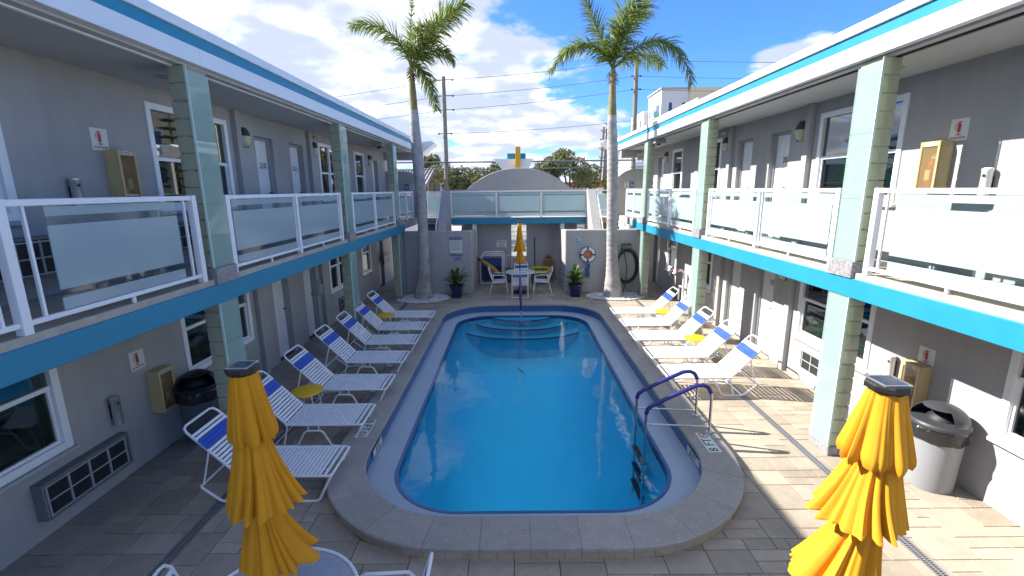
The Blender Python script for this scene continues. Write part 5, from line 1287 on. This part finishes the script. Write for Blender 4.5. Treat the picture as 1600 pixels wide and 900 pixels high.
for k in range(6):
    z = 14.0-k*2.45
    r_ = part('balcony', MB().box(20.5, 21.299, 70.6, 72.6, z-.75, z-.60), CONDO, cd)
    part('balcony_glass', MB().box(20.52, 20.56, 70.62, 72.58, z-.599, z+.25).box(20.561, 21.29, 70.6, 70.64, z-.599, z+.25), mat('teal balcony glass', (.20, .42, .42), .2), r_)
    w_ = part('balcony_door', MB().box(21.25, 21.299, 70.9, 72.3, z-.58, z+1.2), BWIN, cd); part('door_frame', MB().box(21.22, 21.249, 71.57, 71.63, z-.58, z+1.2), TRIM, w_)
    for y in (73.6, 75.4): part('side_window', MB().box(21.26, 21.299, y-.3, y+.3, z-.5, z+.9), BWIN, cd)
    for y in (78, 80.5, 83): part('side_window', MB().box(20.56, 20.599, y-.3, y+.3, z-1.5, z+.0), BWIN, cd)
for k in range(4): part('roof_unit', MB().box(26.2+k*1.3, 26.7+k*1.3, 72, 73, 17.251, 17.6, .03), BLACK, cd)
# beyond the right wing: mirrored in the upper windows of the left wing
t = thing('norfolk_pine', 'tall tiered pine standing behind the right wing, mirrored in the upper left window', 'pine tree', (13.6, 33, 0)); rr = random.Random(31)
part('trunk', MB().tube([(13.6, 33, 0), (13.6, 33, 9.3)], [.2, .03], 8), BARK, t)
for k in range(13):
    z = 2.2+k*.55; L_ = 2.3*(1-(z-1.5)/8.6)+.15; br_ = MB()
    for q in range(7):
        a = 2*pi*q/7+k*.5; tip = (13.6+L_*cos(a), 33+L_*sin(a), z+.12*L_); br_.tube([(13.6, 33, z), (13.6+L_*.6*cos(a), 33+L_*.6*sin(a), z-.02), tip], [.05, .035, .01], 4)
        for w in range(16):
            v = .2+.8*w/16; p = Vector((13.6+L_*v*cos(a), 33+L_*v*sin(a), z+.02)); d = Vector((-sin(a), cos(a), .5))*.28*(1.1-v)
            br_.add([p-d, p+Vector((0, 0, .06)), p+Vector((-d.x*-1, d.y, d.z)), p-Vector((0, 0, .06))], [(0, 1, 2, 3)])
    part('branch_whorl', br_, mat('pine needle green', (.05, .085, .03), .7, var=.3), t)
cb = thing('cream_apartments', 'cream apartment block behind the right wing, mirrored in the upper left window', 'building', (22, 48, 0))
part('apartment_wall', MB().box(16, 30, 42, 54, 0, 10.6), BEIGE, cb); part('apartment_roof', MB().box(15.8, 30.2, 41.8, 54.2, 10.601, 10.9), TRIM, cb)
for q in range(4):
    for z in (4.2, 7.2): w_ = part('window', MB().box(17.5+q*3.2, 18.9+q*3.2, 41.95, 41.999, z, z+1.6), TRIM, cb); part('pane', MB().box(17.6+q*3.2, 18.8+q*3.2, 41.93, 41.949, z+.1, z+1.5), BWIN, w_)
# tiled house far left
hs = thing('tiled_house', 'low house with pale red tiled roof and maroon eaves behind the left palm', 'house', (-7, 29, 0))
part('wall', MB().box(-12, -5.2, 27, 34, 0, 3.35), CONDO, hs); part('eave', MB().box(-12.2, -4.9, 26.8, 26.98, 3.36, 3.58), RUST, hs)
for k in range(36):
    x = -12.1+k*.2; part('roof_tile', MB().add([(x, 26.8, 3.59), (x+.1, 26.8, 3.66), (x+.2, 26.8, 3.59), (x, 30.5, 4.75), (x+.1, 30.5, 4.83), (x+.2, 30.5, 4.75)], [(0, 1, 4, 3), (1, 2, 5, 4)]), ROOFT, hs)
tw = thing('distant_tower', 'pale grey apartment tower far behind the left palm', 'building', (-14, 80, 0))
part('tower_body', MB().box(-13.0, -10.9, 80, 84, 0, 8.0), CONDO, tw)
for k in range(3): part('window_strip', MB().box(-12.75+k*.7, -12.4+k*.7, 79.95, 79.999, .5, 7.7), mat('tower window', (.25, .28, .32), .4), tw)
tb = thing('brown_house', 'dark brown building between the left palm and the grey tower', 'building', (-14, 60, 0))
part('house_body', MB().box(-11.8, -9.8, 58, 64, 0, 6.3), mat('brown stucco', (.10, .08, .07), .8), tb); part('house_roof', MB().box(-12.1, -9.5, 57.8, 64.2, 6.301, 6.6), mat('grey slab roof', (.3, .3, .32), .8), tb)
rh = thing('red_roof_house', 'low house with dark red roof glimpsed beneath the oak', 'house', (6.5, 42, 0))
part('wall', MB().box(2, 11, 42, 48, 0, 3.5), CONDO, rh); part('roof', MB().prism([(1.6, 3.501), (11.4, 3.501), (10.6, 4.0), (2.4, 4.0)], 'y', 41.6, 48.4), RUST, rh)
wh = thing('white_building', 'bright white building glimpsed past the right palm', 'building', (9.4, 40, 0))
part('wall', MB().box(8.9, 14, 36, 44, 0, 5.4), TRIM, wh); part('window', MB().box(9.4, 10.1, 35.95, 35.999, 3.6, 4.8), mat('tower window', (.25, .28, .32), .4), wh)
print('pavers', len(pavs), 'tris', sum(len(o.data.polygons) for o in bpy.data.objects if o.type == 'MESH'))
